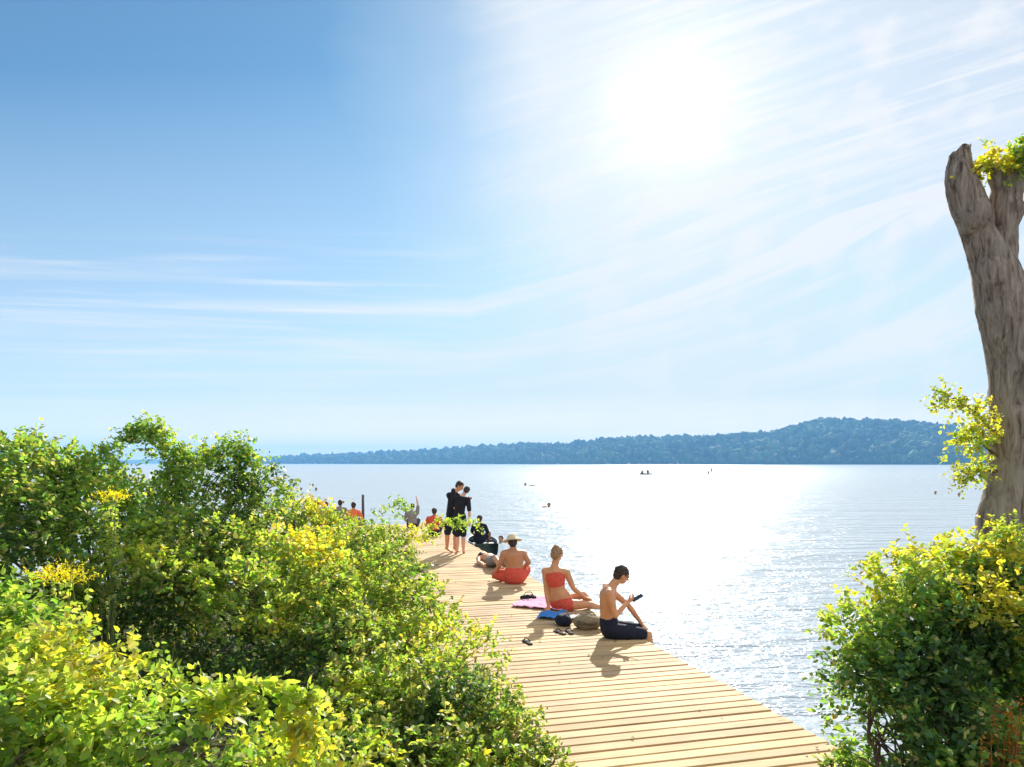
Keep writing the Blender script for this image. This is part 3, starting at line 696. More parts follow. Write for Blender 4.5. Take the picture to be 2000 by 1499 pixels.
mp3 = N(nt, 'ShaderNodeMapping'); mp3.inputs['Scale'].default_value = (2.2, 6.9, 1); L(nt, mp.outputs[0], mp3.inputs[0])
kn = N(nt, 'ShaderNodeTexVoronoi'); kn.inputs['Scale'].default_value = .9; L(nt, mp3.outputs[0], kn.inputs['Vector'])
c3 = mixc(nt, ramp(nt, kn.outputs['Distance'], [(.05, .65), (.11, 0)]).outputs[0], c2, (.17, .09, .04))
L(nt, c3, b.inputs['Base Color'])
bp = N(nt, 'ShaderNodeBump'); bp.inputs['Strength'].default_value = .4; bp.inputs['Distance'].default_value = .004
L(nt, gr.outputs[0], bp.inputs['Height']); L(nt, bp.outputs[0], b.inputs['Normal']); L(nt, b.outputs[0], out.inputs[0])
deckm = m
deckroot = empty('wooden_jetty', deck(-5, -1.5, -.04))
tag(deckroot, 'pale wooden plank jetty leading out into the lake, sunbathers along its right edge', 'jetty')
PITCH, GAP = .147, .022
vs = []; fs = []; cs = []
s = -6.5; 
while s < 17.5:
    wide = s > 12.0
    # planks are cut from lengths: main walk is one length, the broad head is three
    spans = [(-3.0, 0)] if not wide else [(-9.0, -6.02), (-6.0, -3.02), (-3.0, 0)]
    for (t0, t1) in spans:
        t0 += random.uniform(-.012, .012); t1 += random.uniform(-.012, .012)
        z1 = random.uniform(-.003, .003); hw = (PITCH-GAP-random.uniform(-.003, .005))/2; ch = .005
        tilt = random.uniform(-.0015, .0015)
        prof = [(-hw, -.036), (hw, -.036), (hw, -ch), (hw-ch, 0), (-hw+ch, 0), (-hw, -ch)]
        o = len(vs)
        for t in (t0, t1):
            for (a, z) in prof: vs.append(tuple(deck(s+a, t, z+z1+tilt*(t-t0)-tilt)))
        n = 6
        fs += [[o+k, o+(k+1) % n, o+n+(k+1) % n, o+n+k] for k in range(n)]
        fs += [[o+3, o+2, o+1, o+0], [o+0, o+5, o+4, o+3], [o+6, o+7, o+8, o+9], [o+9, o+10, o+11, o+6]]
        bcol = np.array([.64, .445, .24])*random.uniform(.76, 1.14)*np.array([1, random.uniform(.95, 1.03), random.uniform(.88, 1.08)])
        cs += [bcol]*12
    s += PITCH+random.uniform(-.007, .007)
me = mesh_np('decking', np.array(vs)-np.array(deckroot.location), np.array(fs), np.array(cs), flat=True)
link('decking', me, deckm, deckroot)
beam_m = simple('damp_timber', (.16, .105, .06), .85, .3, 8, .3)
RL = Vector(deckroot.location)
def beam(name, s0, s1, t0, t1, z0, z1):
    mb = MB(); a = deck((s0+s1)/2, (t0+t1)/2, (z0+z1)/2)-RL
    mb.box(a, DD*((s1-s0)/2), DN*((t1-t0)/2), (0, 0, (z1-z0)/2)); mb.build(name, beam_m, deckroot, smooth=False)
for t in (-.11, -1.5, -2.87): beam('joist', -6.4, 17.4, t-.035, t+.035, -.20, -.0405)
for t in (-4.4, -6.0, -7.5, -8.88): beam('joist', 12.1, 17.4, t-.035, t+.035, -.20, -.0405)
for s in (-5.5, -2.5, .5, 3.5, 6.5, 9.5, 12.5, 16.8):
    beam('crossbeam', s-.05, s+.05, -2.9, -.08, -.34, -.203)
for s in (12.9, 16.4): beam('crossbeam', s-.05, s+.05, -8.95, -3.0, -.34, -.203)
piles = [(s, t) for s in (-5.5, -2.5, .5, 3.5, 6.5, 9.5, 12.5, 16.8) for t in (-2.6, -.35)]+[(s, t) for s in (12.9, 16.4) for t in (-5.5, -8.6)]
for s, t in piles:
    a = deck(s, t)-RL; mb = MB(); mb.tube([a+Vector((0, 0, -2.8)), a+Vector((0, 0, -.343))], [.09, .08], n=12); mb.build('pile', beam_m, deckroot)

# ------------------------------------------------------------------ foliage
def leaf_mat(name, transl=.58, hue=1.0):
    m, nt, out = mat(name)
    at = N(nt, 'ShaderNodeAttribute', attribute_name='tint')
    b = N(nt, 'ShaderNodeBsdfPrincipled'); b.inputs['Roughness'].default_value = .45; b.inputs['Specular IOR Level'].default_value = .4
    t = N(nt, 'ShaderNodeBsdfTranslucent'); mx = N(nt, 'ShaderNodeMixShader'); mx.inputs[0].default_value = transl
    L(nt, at.outputs['Color'], b.inputs['Base Color'])
    tcol = mixc(nt, 1, at.outputs['Color'], (1.75, 1.75, .75), 'MULTIPLY'); L(nt, tcol, t.inputs[0])
    L(nt, b.outputs[0], mx.inputs[1]); L(nt, t.outputs[0], mx.inputs[2]); L(nt, mx.outputs[0], out.inputs[0])
    return m
leafm = leaf_mat('leaf')
bark_m, nt, out = mat('bark')
b = N(nt, 'ShaderNodeBsdfPrincipled'); b.inputs['Roughness'].default_value = .9; b.inputs['Specular IOR Level'].default_value = .15
tc_ = N(nt, 'ShaderNodeTexCoord'); mp = N(nt, 'ShaderNodeMapping'); mp.inputs['Scale'].default_value = (34, 34, 6); L(nt, tc_.outputs['Object'], mp.inputs[0])
no = N(nt, 'ShaderNodeTexNoise'); no.inputs['Scale'].default_value = 1; no.inputs['Detail'].default_value = 7; no.inputs['Roughness'].default_value = .7; no.inputs['Distortion'].default_value = .7; L(nt, mp.outputs[0], no.inputs['Vector'])
no3 = N(nt, 'ShaderNodeTexNoise'); no3.inputs['Scale'].default_value = 5; no3.inputs['Detail'].default_value = 5; L(nt, tc_.outputs['Object'], no3.inputs['Vector'])
c1 = ramp(nt, no.outputs[0], [(.34, (.07, .05, .04)), (.46, (.27, .205, .16)), (.68, (.52, .42, .34))]).outputs[0]
c2 = mixc(nt, ramp(nt, no3.outputs[0], [(.52, 0), (.66, .7)]).outputs[0], c1, (.40, .34, .28))
L(nt, c2, b.inputs['Base Color'])
bp = N(nt, 'ShaderNodeBump'); bp.inputs['Strength'].default_value = 1; bp.inputs['Distance'].default_value = .02
L(nt, no.outputs[0], bp.inputs['Height']); L(nt, bp.outputs[0], b.inputs['Normal']); L(nt, b.outputs[0], out.inputs[0])
stem_m = simple('twig', (.12, .085, .05), .85, .3, 20, .3)
greenstem_m = simple('green_stem', (.16, .22, .06), .8, .2, 20)
redstem_m = simple('russet_stem', (.33, .10, .04), .8, .3, 20, .3)

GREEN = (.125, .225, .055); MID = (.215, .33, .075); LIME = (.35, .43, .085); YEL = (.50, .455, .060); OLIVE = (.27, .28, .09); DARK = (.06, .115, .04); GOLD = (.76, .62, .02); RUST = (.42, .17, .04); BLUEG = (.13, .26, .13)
LEAFQ = np.array([[0, 0, 0], [-.33, .28, .10], [-.26, .68, .08], [0, 1, -.03], [.26, .68, .08], [.33, .28, .10]])
LFACE = np.array([[0, 3, 2, 1], [0, 5, 4, 3]])
def unit(a): return a/np.maximum(np.linalg.norm(a, axis=-1, keepdims=True), 1e-9)
def leaves_at(pos, direc, nrm, size, col):
    """one leaf per row"""
    y = unit(direc); z = nrm-(nrm*y).sum(-1, keepdims=True)*y; z = unit(z); x = np.cross(y, z)
    q = LEAFQ[None]*size[:, None, None]*np.stack([rng.uniform(.8, 1.25, len(pos)), np.ones(len(pos)), rng.uniform(-.5, 2.4, len(pos))], -1)[:, None, :]
    v = pos[:, None]+q[..., :1]*x[:, None]+q[..., 1:2]*y[:, None]+q[..., 2:3]*z[:, None]
    n = len(pos); f = (LFACE[None]+(np.arange(n)*6)[:, None, None]).reshape(-1, 4)
    return v.reshape(-1, 3), f, np.repeat(col, 6, 0)
def noise3(p, sc, seed):
    r = np.random.default_rng(seed); out = np.zeros(len(p))
    for k in range(7):
        d = unit(r.standard_normal(3)); out += np.sin(p@d*sc*r.uniform(.6, 1.7)+r.uniform(0, 6.28))
    return out/2.6
def palette(cols, wts, clump, n):
    """clump (n,) -1..1 chooses colour by clump, with scatter"""
    cols = np.array(cols); cw = np.cumsum(wts)/np.sum(wts)
    t = np.clip(.5+clump*.33+rng.normal(0, .16, n), 0, .9999)
    idx = np.searchsorted(cw, t)
    c = cols[np.minimum(idx, len(cols)-1)]
    pale = rng.random(n) < .08; c = np.where(pale[:, None], np.array([.50, .47, .22]), c)  # scattered cream leaves: pale highlights put into the leaf colour
    return np.clip(c*rng.uniform(.7, 1.3, (n, 1))*np.array([1, 1, 1])*(1+rng.normal(0, .08, (n, 3))), .005, .9)
def sprigs(root, d, ln, nl, size, cols, wts, seed, droop=.25, spread=.8):
    n = len(root); j = np.tile(np.arange(nl), n); i = np.repeat(np.arange(n), nl)
    t = (j+.6)/nl+rng.uniform(-.05, .05, n*nl)
    D = unit(d)[i]; sd = unit(np.cross(D, rng.standard_normal((n, 3))[i]))
    l = ln[i]*t
    pos = root[i]+D*l[:, None]; pos[:, 2] -= droop*l*t
    sgn = np.where(j % 2 == 0, 1, -1)[:, None]
    ld = D*rng.uniform(.3, .9, (n*nl, 1))+sd*sgn*spread+rng.normal(0, .3, (n*nl, 3)); ld[:, 2] -= .12
    nr = np.array([0, .25, 1.])+rng.normal(0, .5, (n*nl, 3))
    cl = noise3(pos, 5.0, seed)+.4*noise3(pos, 14, seed+1)
    c = palette(cols, wts, cl, len(pos))
    sz = size*rng.uniform(.65, 1.2, n*nl)*(1-.35*t)
    return leaves_at(pos, ld, nr, sz, c)
def cat(parts):
    v = []; f = []; c = []; o = 0
    for a, b_, c_ in parts: v.append(a); f.append(b_+o); c.append(c_); o += len(a)
    return np.concatenate(v), np.concatenate(f), np.concatenate(c)
def stems(root, blobs, rnd, r0=.022, wig=.12):
    mb = MB()
    for c, r in blobs:
        c = np.array(c)
        p0 = Vector(root)+Vector((rnd.uniform(-.15, .15), rnd.uniform(-.15, .15), 0)); p3 = Vector(c)
        p1 = p0.lerp(p3, .35)+Vector((rnd.uniform(-wig, wig), rnd.uniform(-wig, wig), .12)); p2 = p0.lerp(p3, .7)+Vector((rnd.uniform(-wig, wig), rnd.uniform(-wig, wig), .12))
        mb.tube([p0, p1, p2, p3], [r0, r0*.75, r0*.5, r0*.28], n=7)
        for k in range(5):
            dv = Vector([rnd.gauss(0, 1) for _ in range(3)]).normalized(); dv.z = abs(dv.z)*.8
            e = p3+Vector((dv.x*r[0], dv.y*r[1], dv.z*r[2]))*.85
            st = p2.lerp(p3, rnd.random()); md = st.lerp(e, .5)+Vector((rnd.uniform(-.04, .04), rnd.uniform(-.04, .04), .03))
            mb.tube([st, md, e], [r0*.3, r0*.2, r0*.1], n=5)
    return mb
def shrub(name, label, cat_, base, blobs, size, cols, wts, seed, dens=1.0, sl=.16, nl=9, inner=.35, holes=.25, extra=None, group=None, stem=None, droop=.25, up=.45):
    """blobs: (px,py,d,r) or with (rx,ry,rz)"""
    bl = []
    for px, py, d, r in blobs:
        r = (r, r, r) if isinstance(r, (int, float)) else r
        bl.append((np.array(P(px, py, d)), np.array(r, float)))
    base = Vector(base); parts = []
    la = size*size*.45
    for bi, (c, r) in enumerate(bl):
        area = 4*math.pi*(r.mean()**2)
        n = int(area*2.6*dens/la/nl)
        dv = unit(rng.standard_normal((n, 3)))
        rad = np.where(rng.random(n) < inner, rng.uniform(.35, .8, n), rng.uniform(.78, 1.04, n))
        root = c+dv*r*rad[:, None]
        keep = noise3(root, 6.5, seed+3) > (-1.15+holes*1.6)-(.4*(rad < .8))
        root, dv, rad = root[keep], dv[keep], rad[keep]
        # lumpy outline
        root += dv*(noise3(root, 8, seed+5)*.10*r.mean())[:, None]
        d = dv*.8+np.array([0, 0, up])+rng.normal(0, .45, (len(root), 3))
        parts.append(sprigs(root, d, sl*rng.uniform(.6, 1.3, len(root)), nl, size, cols, wts, seed+7, droop))
        # long shoots that break the outline
        k = max(2, int(len(root)*.025))
        ix = rng.choice(len(root), min(k, len(root)), replace=False) if len(root) else []
        if len(ix):
            d2 = dv[ix]*.7+np.array([0, 0, .7])+rng.normal(0, .35, (len(ix), 3))
            parts.append(sprigs(root[ix], d2, sl*rng.uniform(1.4, 2.3, len(ix)), nl, size*.9, cols, wts, seed+7, droop))
    if extra: parts += extra
    v, f, c = cat(parts)
    root = empty(name, base); tag(root, label, cat_, group)
    bb = np.array(base)
    link('foliage', mesh_np('foliage', v-bb, f, c), leafm, root)
    st = stems(base, [b_ for b_ in bl], random.Random(seed)); st.v = [tuple(Vector(q)-base) for q in st.v]
    st.build('stem', stem or stem_m, root)
    return root
def at_ground(px, d): 
    x = (px-1000)/F*d; return (x, d, float(ground_h(np.array([x]), np.array([d*1.]))[0])-.03)
def arch(pts, n, sl, nl, size, cols, wts, seed, droop=.2, jit=.05):
    """sprigs set along an arching branch given by photo points (px,py,d)"""
    q = [np.array(P(*p)) for p in pts]; seg = len(q)-1
    t = rng.uniform(0, seg, n); i = np.minimum(t.astype(int), seg-1); fr = (t-i)[:, None]; q = np.array(q)
    pos = q[i]*(1-fr)+q[i+1]*fr+rng.normal(0, jit, (n, 3)); tan = unit(q[i+1]-q[i])
    d = tan*.6+rng.normal(0, .7, (n, 3))+np.array([0, 0, .35])
    return sprigs(pos, d, sl*rng.uniform(.6, 1.3, n), nl, size, cols, wts, seed, droop)

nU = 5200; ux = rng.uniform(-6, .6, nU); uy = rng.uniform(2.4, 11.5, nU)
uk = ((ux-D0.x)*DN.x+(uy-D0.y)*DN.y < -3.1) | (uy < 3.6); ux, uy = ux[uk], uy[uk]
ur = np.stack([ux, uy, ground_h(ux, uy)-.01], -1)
v, f, c = sprigs(ur, rng.normal(0, .6, (len(ur), 3))+np.array([0, 0, .7]), rng.uniform(.12, .34, len(ur)), 8, .055, [DARK, GREEN, DARK, OLIVE], [3, 3, 2, 1], 17, .1)  # leaf colours kept dark to deepen the shade under the shrubs
o = link('undergrowth', mesh_np('undergrowth', v, f, c), leafm); tag(o, 'low undergrowth covering the bank beneath the shrubs, coloured dark for their shade', 'undergrowth', kind='stuff')
# ---- left side, from far to near
sh = []
tall_extra = [arch([(240, 1010, 6.8), (225, 930, 6.8), (235, 870, 6.8), (265, 838, 6.8), (300, 842, 6.8)], 120, .13, 8, .050, [GREEN, MID, OLIVE], [4, 3, 2], 41, jit=.035),
              arch([(360, 1000, 6.8), (355, 940, 6.8), (345, 890, 6.8), (315, 858, 6.8), (290, 845, 6.8)], 200, .14, 8, .050, [GREEN, MID, LIME], [3, 3, 2], 42, jit=.06),
              arch([(480, 1010, 7.2), (500, 940, 7.2), (480, 890, 7.2), (450, 868, 7.2), (400, 895, 7.2)], 230, .14, 8, .048, [MID, GREEN, LIME], [3, 3, 2], 43, jit=.07),
              arch([(390, 925, 7.2), (400, 900, 7.2), (440, 880, 7.2)], 60, .12, 8, .046, [MID, GREEN], [2, 2], 44, jit=.05),
              arch([(160, 960, 6.6), (175, 905, 6.6), (205, 880, 6.6)], 60, .12, 8, .048, [GREEN, MID], [2, 2], 45, jit=.04)]
a = shrub('tall_shrub', 'tall leafy shrub at far left with two arching branch tips above the horizon', 'shrub', at_ground(230, 6.6),
      [(20, 975, 6.0, .50), (95, 945, 6.3, .38), (170, 970, 6.5, .36), (60, 1090, 5.7, .55), (200, 1060, 6.2, .5), (300, 1010, 6.8, .33), (350, 960, 6.9, .2),
       (345, 1080, 6.4, .42), (480, 990, 7.2, .30), (520, 960, 7.3, .2), (495, 925, 7.3, .19), (430, 930, 7.3, .12), (345, 920, 6.9, .16), (-120, 1000, 6, .6), (440, 1040, 7.0, .3)],
      .060, [DARK, GREEN, OLIVE, MID, BLUEG, LIME], [.5, 2, 1.5, 4, 2, 3.5], 100, dens=.8, holes=.28, sl=.18, extra=tall_extra)
a = shrub('low_shrub', 'olive green shrub behind the slope with thin sprays crossing in front of the bathers', 'shrub', at_ground(640, 8.6),
      [(565, 1010, 8.0, .24), (620, 1030, 8.4, .26), (690, 1050, 8.6, .27), (760, 1065, 8.8, .2), (560, 1080, 7.8, .4), (660, 1100, 8.2, .4), (770, 1110, 8.4, .26)],
      .046, [GREEN, OLIVE, MID, LIME, YEL], [2, 3, 3, 3, 1], 130, dens=.9, sl=.15,
      extra=[arch([(700, 1035, 8.8), (740, 1015, 8.8), (770, 995, 8.8), (785, 990, 8.8)], 55, .12, 8, .045, [GREEN, MID], [2, 2], 51, jit=.06),
             arch([(740, 1050, 8.9), (800, 1040, 8.9), (850, 1024, 8.9), (890, 1018, 8.9), (930, 1026, 8.9)], 85, .11, 8, .044, [MID, LIME, YEL], [2, 3, 1], 52, jit=.035),
             arch([(760, 1065, 8.9), (810, 1055, 8.9), (840, 1045, 8.9)], 50, .12, 8, .045, [MID, LIME, YEL], [2, 3, 1], 53, jit=.05),
             arch([(590, 1000, 8.4), (610, 985, 8.4), (640, 990, 8.4)], 30, .10, 8, .045, [RUST, YEL, LIME], [1, 2, 2], 54, jit=.06)])
a = shrub('spreading_shrub', 'broad mid green shrub in the middle of the left bank below the arching branches', 'shrub', at_ground(560, 6.8),
      [(400, 1125, 6.2, .42), (520, 1100, 6.8, .42), (620, 1130, 6.8, .42), (720, 1150, 6.9, .36), (620, 1200, 6.2, .36), (480, 1165, 5.8, .30), (340, 1150, 5.8, .26), (790, 1150, 7.2, .25), (250, 1130, 5.8, .3), (720, 1215, 6.3, .34)],
      .060, [DARK, GREEN, OLIVE, MID, LIME, YEL], [1, 2.5, 3, 4, 4, .5], 160, dens=.9, holes=.36, sl=.17)
a = shrub('slope_shrub', 'dense small leaved shrub spilling over the left edge of the jetty', 'shrub', at_ground(760, 5.6),
      [(800, 1215, 6.6, .34), (850, 1265, 6.2, .33), (900, 1300, 6.0, .32), (770, 1300, 5.9, .42), (690, 1290, 5.7, .42), (950, 1375, 5.6, .30), (870, 1380, 5.4, .40), (760, 1400, 5.2, .42),
       (1000, 1455, 5.1, .26), (920, 1470, 4.9, .36), (810, 1490, 4.7, .42), (690, 1420, 5.0, .42), (1030, 1530, 4.9, .27), (930, 1560, 4.6, .35), (650, 1500, 4.5, .42), (860, 1215, 7.0, .2)],
      .058, [DARK, GREEN, OLIVE, MID, LIME, YEL], [1, 2.5, 3.5, 4, 3.5, .3], 190, dens=.8, holes=.38, sl=.16)
a = shrub('shaded_shrub', 'thinly leaved shrub in the shaded hollow of the left bank, leaves coloured darker for the shade', 'shrub', at_ground(330, 5.2),
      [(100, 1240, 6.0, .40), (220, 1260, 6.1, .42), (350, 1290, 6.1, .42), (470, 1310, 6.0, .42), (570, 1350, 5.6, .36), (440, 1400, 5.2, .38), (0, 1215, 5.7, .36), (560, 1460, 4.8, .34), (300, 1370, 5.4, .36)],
      .046, [DARK, GREEN, OLIVE, MID], [6, 2, 1.5, .6], 220, dens=.7, holes=.40, sl=.18)  # palette weighted to dark leaves, painting in the shade of the hollow
front_extra = []
mp_pts = [[(330, 1500, 2.9), (400, 1420, 2.9), (450, 1370, 2.9), (470, 1350, 2.9)], [(400, 1500, 2.9), (470, 1400, 2.9), (520, 1365, 2.9), (560, 1355, 2.9)], [(430, 1500, 2.9), (520, 1430, 2.9), (570, 1390, 2.9), (605, 1372, 2.9)],
          [(420, 1430, 2.9), (440, 1395, 2.9), (405, 1372, 2.9)], [(560, 1390, 2.9), (575, 1410, 2.9), (585, 1440, 2.9)]]
for k, pp in enumerate(mp_pts): front_extra.append(arch(pp[1:], 24, .10, 6, .058, [YEL, LIME, LIME], [2, 2, 1], 61+k, jit=.022))
a = shrub('front_shrub', 'bright yellow green broad leaved shrub nearest the camera at lower left', 'shrub', at_ground(220, 2.9),
      [(20, 1290, 3.2, .22), (100, 1350, 3.1, .24), (0, 1400, 2.9, .3), (200, 1400, 3.0, .22), (120, 1450, 2.8, .28), (300, 1440, 3.0, .2), (250, 1510, 2.7, .25), (400, 1480, 2.9, .2), (20, 1520, 2.6, .3), (500, 1520, 2.9, .18), (640, 1545, 3.0, .16), (-60, 1260, 3.2, .3)],
      .050, [GREEN, MID, LIME, YEL, OLIVE], [1.5, 3, 5, 2.2, .3], 250, dens=.85, holes=.36, sl=.17, nl=8, extra=front_extra)
# yellow flowering goldenrod
def flower_plant(name, label, px, py, d, wpx, seed, n=260):
    base = at_ground(px, d); base = (base[0], base[1], base[2])
    root = empty(name, base); tag(root, label, 'flower'); parts = []; mb = MB()
    r = random.Random(seed)
    for k in range(9):
        ex = px+r.uniform(-.5, .5)*wpx; ey = py+r.uniform(-.12, .14)*wpx*.6
        e = P(ex, ey, d+r.uniform(-.1, .1)); b0 = Vector(base)+Vector((r.uniform(-.06, .06), r.uniform(-.06, .06), 0))
        mid = b0.lerp(e, .6)+Vector((r.uniform(-.05, .05), 0, .06))
        mb.tube([b0-Vector(base), mid-Vector(base), e-Vector(base)], [.005, .004, .002], n=5)
        nn = n//9; q = rng.normal(0, 1, (nn, 3))*np.array([.055, .04, .022])+np.array(e)
        parts.append(sprigs(q, rng.normal(0, .6, (nn, 3))+np.array([0, 0, .5]), np.full(nn, .035), 6, .012, [GOLD, GOLD, YEL], [3, 3, 1], seed, 0))
        m2 = np.array([b0.lerp(mid, i/7) for i in range(7)]+[mid.lerp(e, i/7) for i in range(7)]); 
        parts.append(sprigs(m2, rng.normal(0, .8, (14, 3)), np.full(14, .05), 3, .045, [MID, LIME], [1, 1], seed, 0))
    v, f, c = cat(parts); nb = np.array(base)
    link('flower_head', mesh_np('flower_head', v-nb, f, c), leafm, root); mb.build('stem', greenstem_m, root)
flower_plant('goldenrod', 'golden yellow flower plume standing out of the bushes at far left', 128, 1122, 4.6, 95, 5)
flower_plant('goldenrod', 'small yellow green flower tuft low among the leaves at left', 215, 968, 5.6, 40, 6, 120)

# ---- right side
a = shrub('rounded_shrub', 'large rounded green shrub at lower right growing under the tree trunk', 'shrub', at_ground(1900, 3.6),
      [(1760, 1180, 4.1, .24), (1840, 1150, 4.2, .26), (1930, 1150, 4.2, .24), (1720, 1270, 4.0, .26), (1830, 1260, 3.9, .32), (1950, 1240, 3.9, .34), (1700, 1350, 3.9, .21), (1800, 1370, 3.8, .33),
       (1930, 1370, 3.7, .36), (1760, 1460, 3.8, .25), (1710, 1430, 3.85, .2), (1750, 1475, 3.6, .19), (1705, 1450, 3.7, .15), (1810, 1480, 3.45, .2), (1740, 1390, 3.7, .25), (1850, 1430, 3.45, .28), (1960, 1490, 3.4, .26), (1700, 1510, 3.85, .19), (1820, 1530, 3.5, .26), (1880, 1480, 3.6, .33), (2030, 1300, 3.8, .4), (2020, 1450, 3.6, .36), (1780, 1540, 3.7, .26), (2040, 1175, 4.2, .28)],
      .048, [DARK, GREEN, BLUEG, MID, LIME, YEL], [.4, 2, 2, 5, 5, .8], 300, dens=.85, holes=.32, sl=.14,
      extra=[arch([(1900, 1115, 4.1), (1940, 1095, 4.1), (1990, 1110, 4.1)], 240, .12, 8, .038, [LIME, YEL, LIME], [1, 2, 1], 71, jit=.07),
             arch([(1930, 1150, 3.75), (1960, 1200, 3.7), (1990, 1250, 3.7)], 170, .12, 8, .040, [LIME, YEL, YEL], [1, 2, 1], 72, jit=.08),
             arch([(1950, 1060, 4.2), (1965, 1035, 4.2)], 26, .1, 8, .036, [MID, LIME], [1, 2], 73, jit=.03),
             arch([(1645, 1215, 3.95), (1680, 1230, 3.95), (1700, 1250, 3.95)], 22, .08, 7, .032, [OLIVE, GREEN], [1, 1], 74, jit=.025),
             arch([(1740, 1085, 4.15), (1765, 1110, 4.15), (1800, 1120, 4.15)], 24, .08, 7, .032, [OLIVE, GREEN], [1, 1], 75, jit=.025)])
a = shrub('small_shrub', 'small yellow green shrub at the bottom edge beside the jetty corner', 'shrub', at_ground(1660, 3.9),
      [(1640, 1500, 4.1, .07), (1690, 1530, 4.0, .13), (1625, 1530, 4.1, .08)], .036, [GREEN, LIME, YEL], [1, 2, 2], 330, dens=.9, sl=.09)
# russet dry stems
rb = at_ground(1965, 3.25); root = empty('dry_weed', rb); tag(root, 'russet brown dry weed standing in front of the rounded shrub at lower right', 'weed')
mb = MB(); parts = []
r = random.Random(3)
for k in range(11):
    e = P(1960+r.uniform(-45, 45), 1425+r.uniform(-50, 40), 3.15+r.uniform(-.05, .05)); b0 = Vector(rb)+Vector((r.uniform(-.05, .05), r.uniform(-.05, .05), 0))
    md = b0.lerp(e, .6)+Vector((r.uniform(-.04, .04), 0, .02))
    mb.tube([b0-Vector(rb), md-Vector(rb), e-Vector(rb)], [.005, .004, .002], n=5)
    q = np.array([md.lerp(e, i/12) for i in range(13)]); parts.append(sprigs(q, rng.normal(0, .4, (13, 3))+np.array([0, 0, 1]), np.full(13, .05), 4, .026, [RUST, RUST, OLIVE], [3, 2, 1], 9, 0))
v, f, c = cat(parts); link('foliage', mesh_np('foliage', v-np.array(rb), f, c), leafm, root); mb.build('stem', redstem_m, root)

# ------------------------------------------------------------------ tree at right
TD = 4.6
def loft(ctrl, name, parent, base, bumpy=.012, n=40, step=.025):
    pts = [np.array(P(a, b_, d)) for a, b_, d, r in ctrl]; rad = [r for *_, r in ctrl]
    t = np.linspace(0, len(pts)-1, max(8, int(sum(np.linalg.norm(pts[i+1]-pts[i]) for i in range(len(pts)-1))/step)))
    def cr(arr, x):
        i = int(min(x, len(arr)-1.0001)); f_ = x-i; g_ = lambda k: np.array(arr[max(0, min(len(arr)-1, k))], float)
        p0, p1, p2, p3 = g_(i-1), g_(i), g_(i+1), g_(i+2)
        return .5*((2*p1)+(-p0+p2)*f_+(2*p0-5*p1+4*p2-p3)*f_**2+(-p0+3*p1-3*p2+p3)*f_**3)
    path = [Vector(cr(pts, x)) for x in t]; rr_ = [float(cr(rad, x)) for x in t]
    mb = MB(); mb.tube([p-Vector(base) for p in path], rr_, side=(1, 0, 0), n=n)
    me = mb.mesh(name)
    displace(me, lambda q: bumpy*(noise.noise(Vector((q.x*9, q.y*9, q.z*2.5)))+.6*noise.noise(Vector((q.x*26, q.y*26, q.z*7)))+.4*noise.noise(q*60)+3.2*max(0, noise.noise(q*5.2+Vector((5, 1, 0)))-.22)*2)); 
    if name == 'trunk':
        tz = P(1875, 293, TD)-Vector(base)
        for q in me.vertices:
            zc = tz.z+.35*(q.co.x-tz.x)+.03*noise.noise(q.co*22)
            if q.co.z > zc: q.co.z = zc
    me.update(); return link(name, me, bark_m, parent)
tb = (P(1975, 1040, TD).x, TD, 0.0); tb = Vector((tb[0], TD, float(ground_h(np.array([tb[0]]), np.array([TD]))[0])-.1))
tree = empty('old_tree', tb); tag(tree, 'thick trunked tree at the right edge, forked, its left limb cut short', 'tree')
zb = int(HZ+(EYE-tb.z)/TD*F)
loft([(1960, zb, TD, .34), (1964, 1250, TD, .225), (1973, 1040, TD, .182), (1990, 940, TD, .185), (1997, 830, TD, .18), (1989, 720, TD, .166), (1961, 610, TD, .152), (1943, 530, TD, .138), (1911, 460, TD, .100),
      (1892, 400, TD, .102), (1876, 348, TD, .088), (1876, 305, TD, .062), (1879, 280, TD, .045)], 'trunk', tree, tb, .008)
loft([(1968, 620, TD, .10), (1958, 540, TD+.02, .092), (1961, 460, TD+.02, .084), (1964, 390, TD+.02, .088), (1978, 345, TD+.02, .085), (2010, 300, TD, .07), (2070, 240, TD, .05), (2120, 150, TD, .03)], 'limb', tree, tb)
loft([(1955, 370, TD, .05), (1945, 345, TD-.02, .045), (1938, 330, TD-.04, .03)], 'limb', tree, tb, .006, 16)
tw = [arch([(1905, 335, 4.55), (1925, 318, 4.55), (1960, 312, 4.55), (2000, 315, 4.5)], 90, .09, 7, .036, [LIME, YEL, YEL], [2, 2, 2], 81, jit=.035),
      arch([(1970, 330, 4.5), (2000, 305, 4.5), (2060, 260, 4.5)], 110, .11, 7, .036, [GREEN, MID, LIME], [2, 2, 2], 82, jit=.05),
      arch([(1912, 350, 4.55), (1918, 330, 4.55)], 14, .07, 6, .034, [YEL, LIME], [2, 2], 83, jit=.03)]
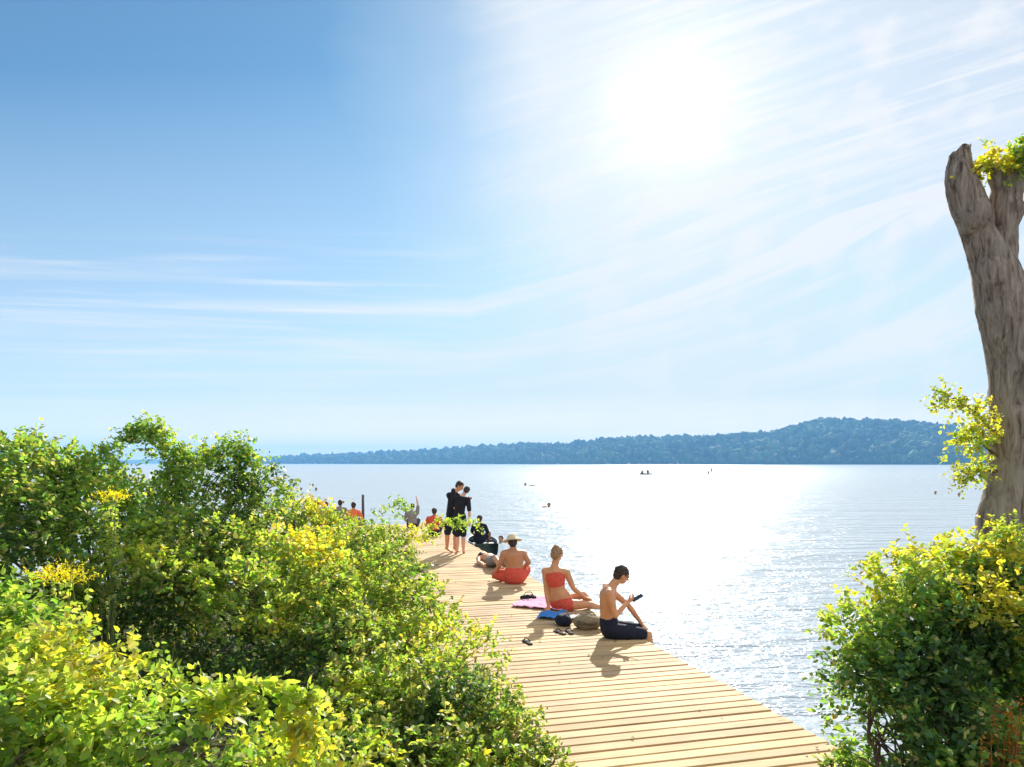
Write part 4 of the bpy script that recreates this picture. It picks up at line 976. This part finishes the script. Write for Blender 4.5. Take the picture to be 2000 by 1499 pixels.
tw2 = [arch([(1930, 830, 4.5), (1900, 800, 4.5), (1860, 775, 4.5), (1830, 785, 4.5)], 62, .09, 7, .036, [OLIVE, LIME, YEL], [2, 2, 2], 84, jit=.03),
       arch([(1935, 870, 4.5), (1900, 850, 4.5), (1868, 858, 4.5)], 75, .10, 7, .036, [OLIVE, LIME, YEL], [2, 2, 2], 85, jit=.045),
       arch([(1935, 910, 4.5), (1905, 925, 4.5), (1885, 935, 4.5)], 60, .10, 7, .036, [OLIVE, LIME, YEL], [2, 2, 2], 86, jit=.045),
       arch([(1930, 780, 4.5), (1915, 850, 4.5)], 30, .09, 7, .034, [LIME, YEL], [1, 2], 87, jit=.03)]
for t_ in (tw, tw2):
    v, f, c = cat(t_); link('foliage', mesh_np('foliage', v-np.array(tb), f, c), leafm, tree)
mb = MB()
for pts in ([(1945, 850), (1905, 805), (1865, 778), (1832, 785)], [(1945, 890), (1905, 855), (1868, 858)], [(1945, 920), (1905, 922), (1880, 940)], [(1945, 335), (1920, 322), (1903, 338)]):
    mb = MB(); mb.tube([P(a_, b_, 4.52)-tb for a_, b_ in pts], [.012, .008, .005, .003][:len(pts)], n=6)
    mb.build('twig', stem_m, tree)

# fallen leaves on the planks
n = 60; tt = rng.uniform(-2.6, -.1, n); ss = rng.uniform(-4, 6, n)
pos = np.array([deck(a_, b_, .012) for a_, b_ in zip(ss, tt)])
v, f, c = leaves_at(pos, rng.normal(0, 1, (n, 3))*np.array([1, 1, .08]), np.tile([0, 0, 1.], (n, 1))+rng.normal(0, .15, (n, 3)), rng.uniform(.02, .045, n), np.tile([.20, .11, .04], (n, 1))*rng.uniform(.5, 1.3, (n, 1)))
o = link('fallen_leaves', mesh_np('fallen_leaves', v, f, c), simple('dry_leaf', (.16, .085, .035), .95, .4, 20, 0, 0, .1)); tag(o, 'small brown fallen leaves scattered over the planks', 'leaves', kind='stuff')

S.cycles.max_bounces = 8; S.cycles.transparent_max_bounces = 8; S.cycles.volume_bounces = 1
S.cycles.use_denoising = True
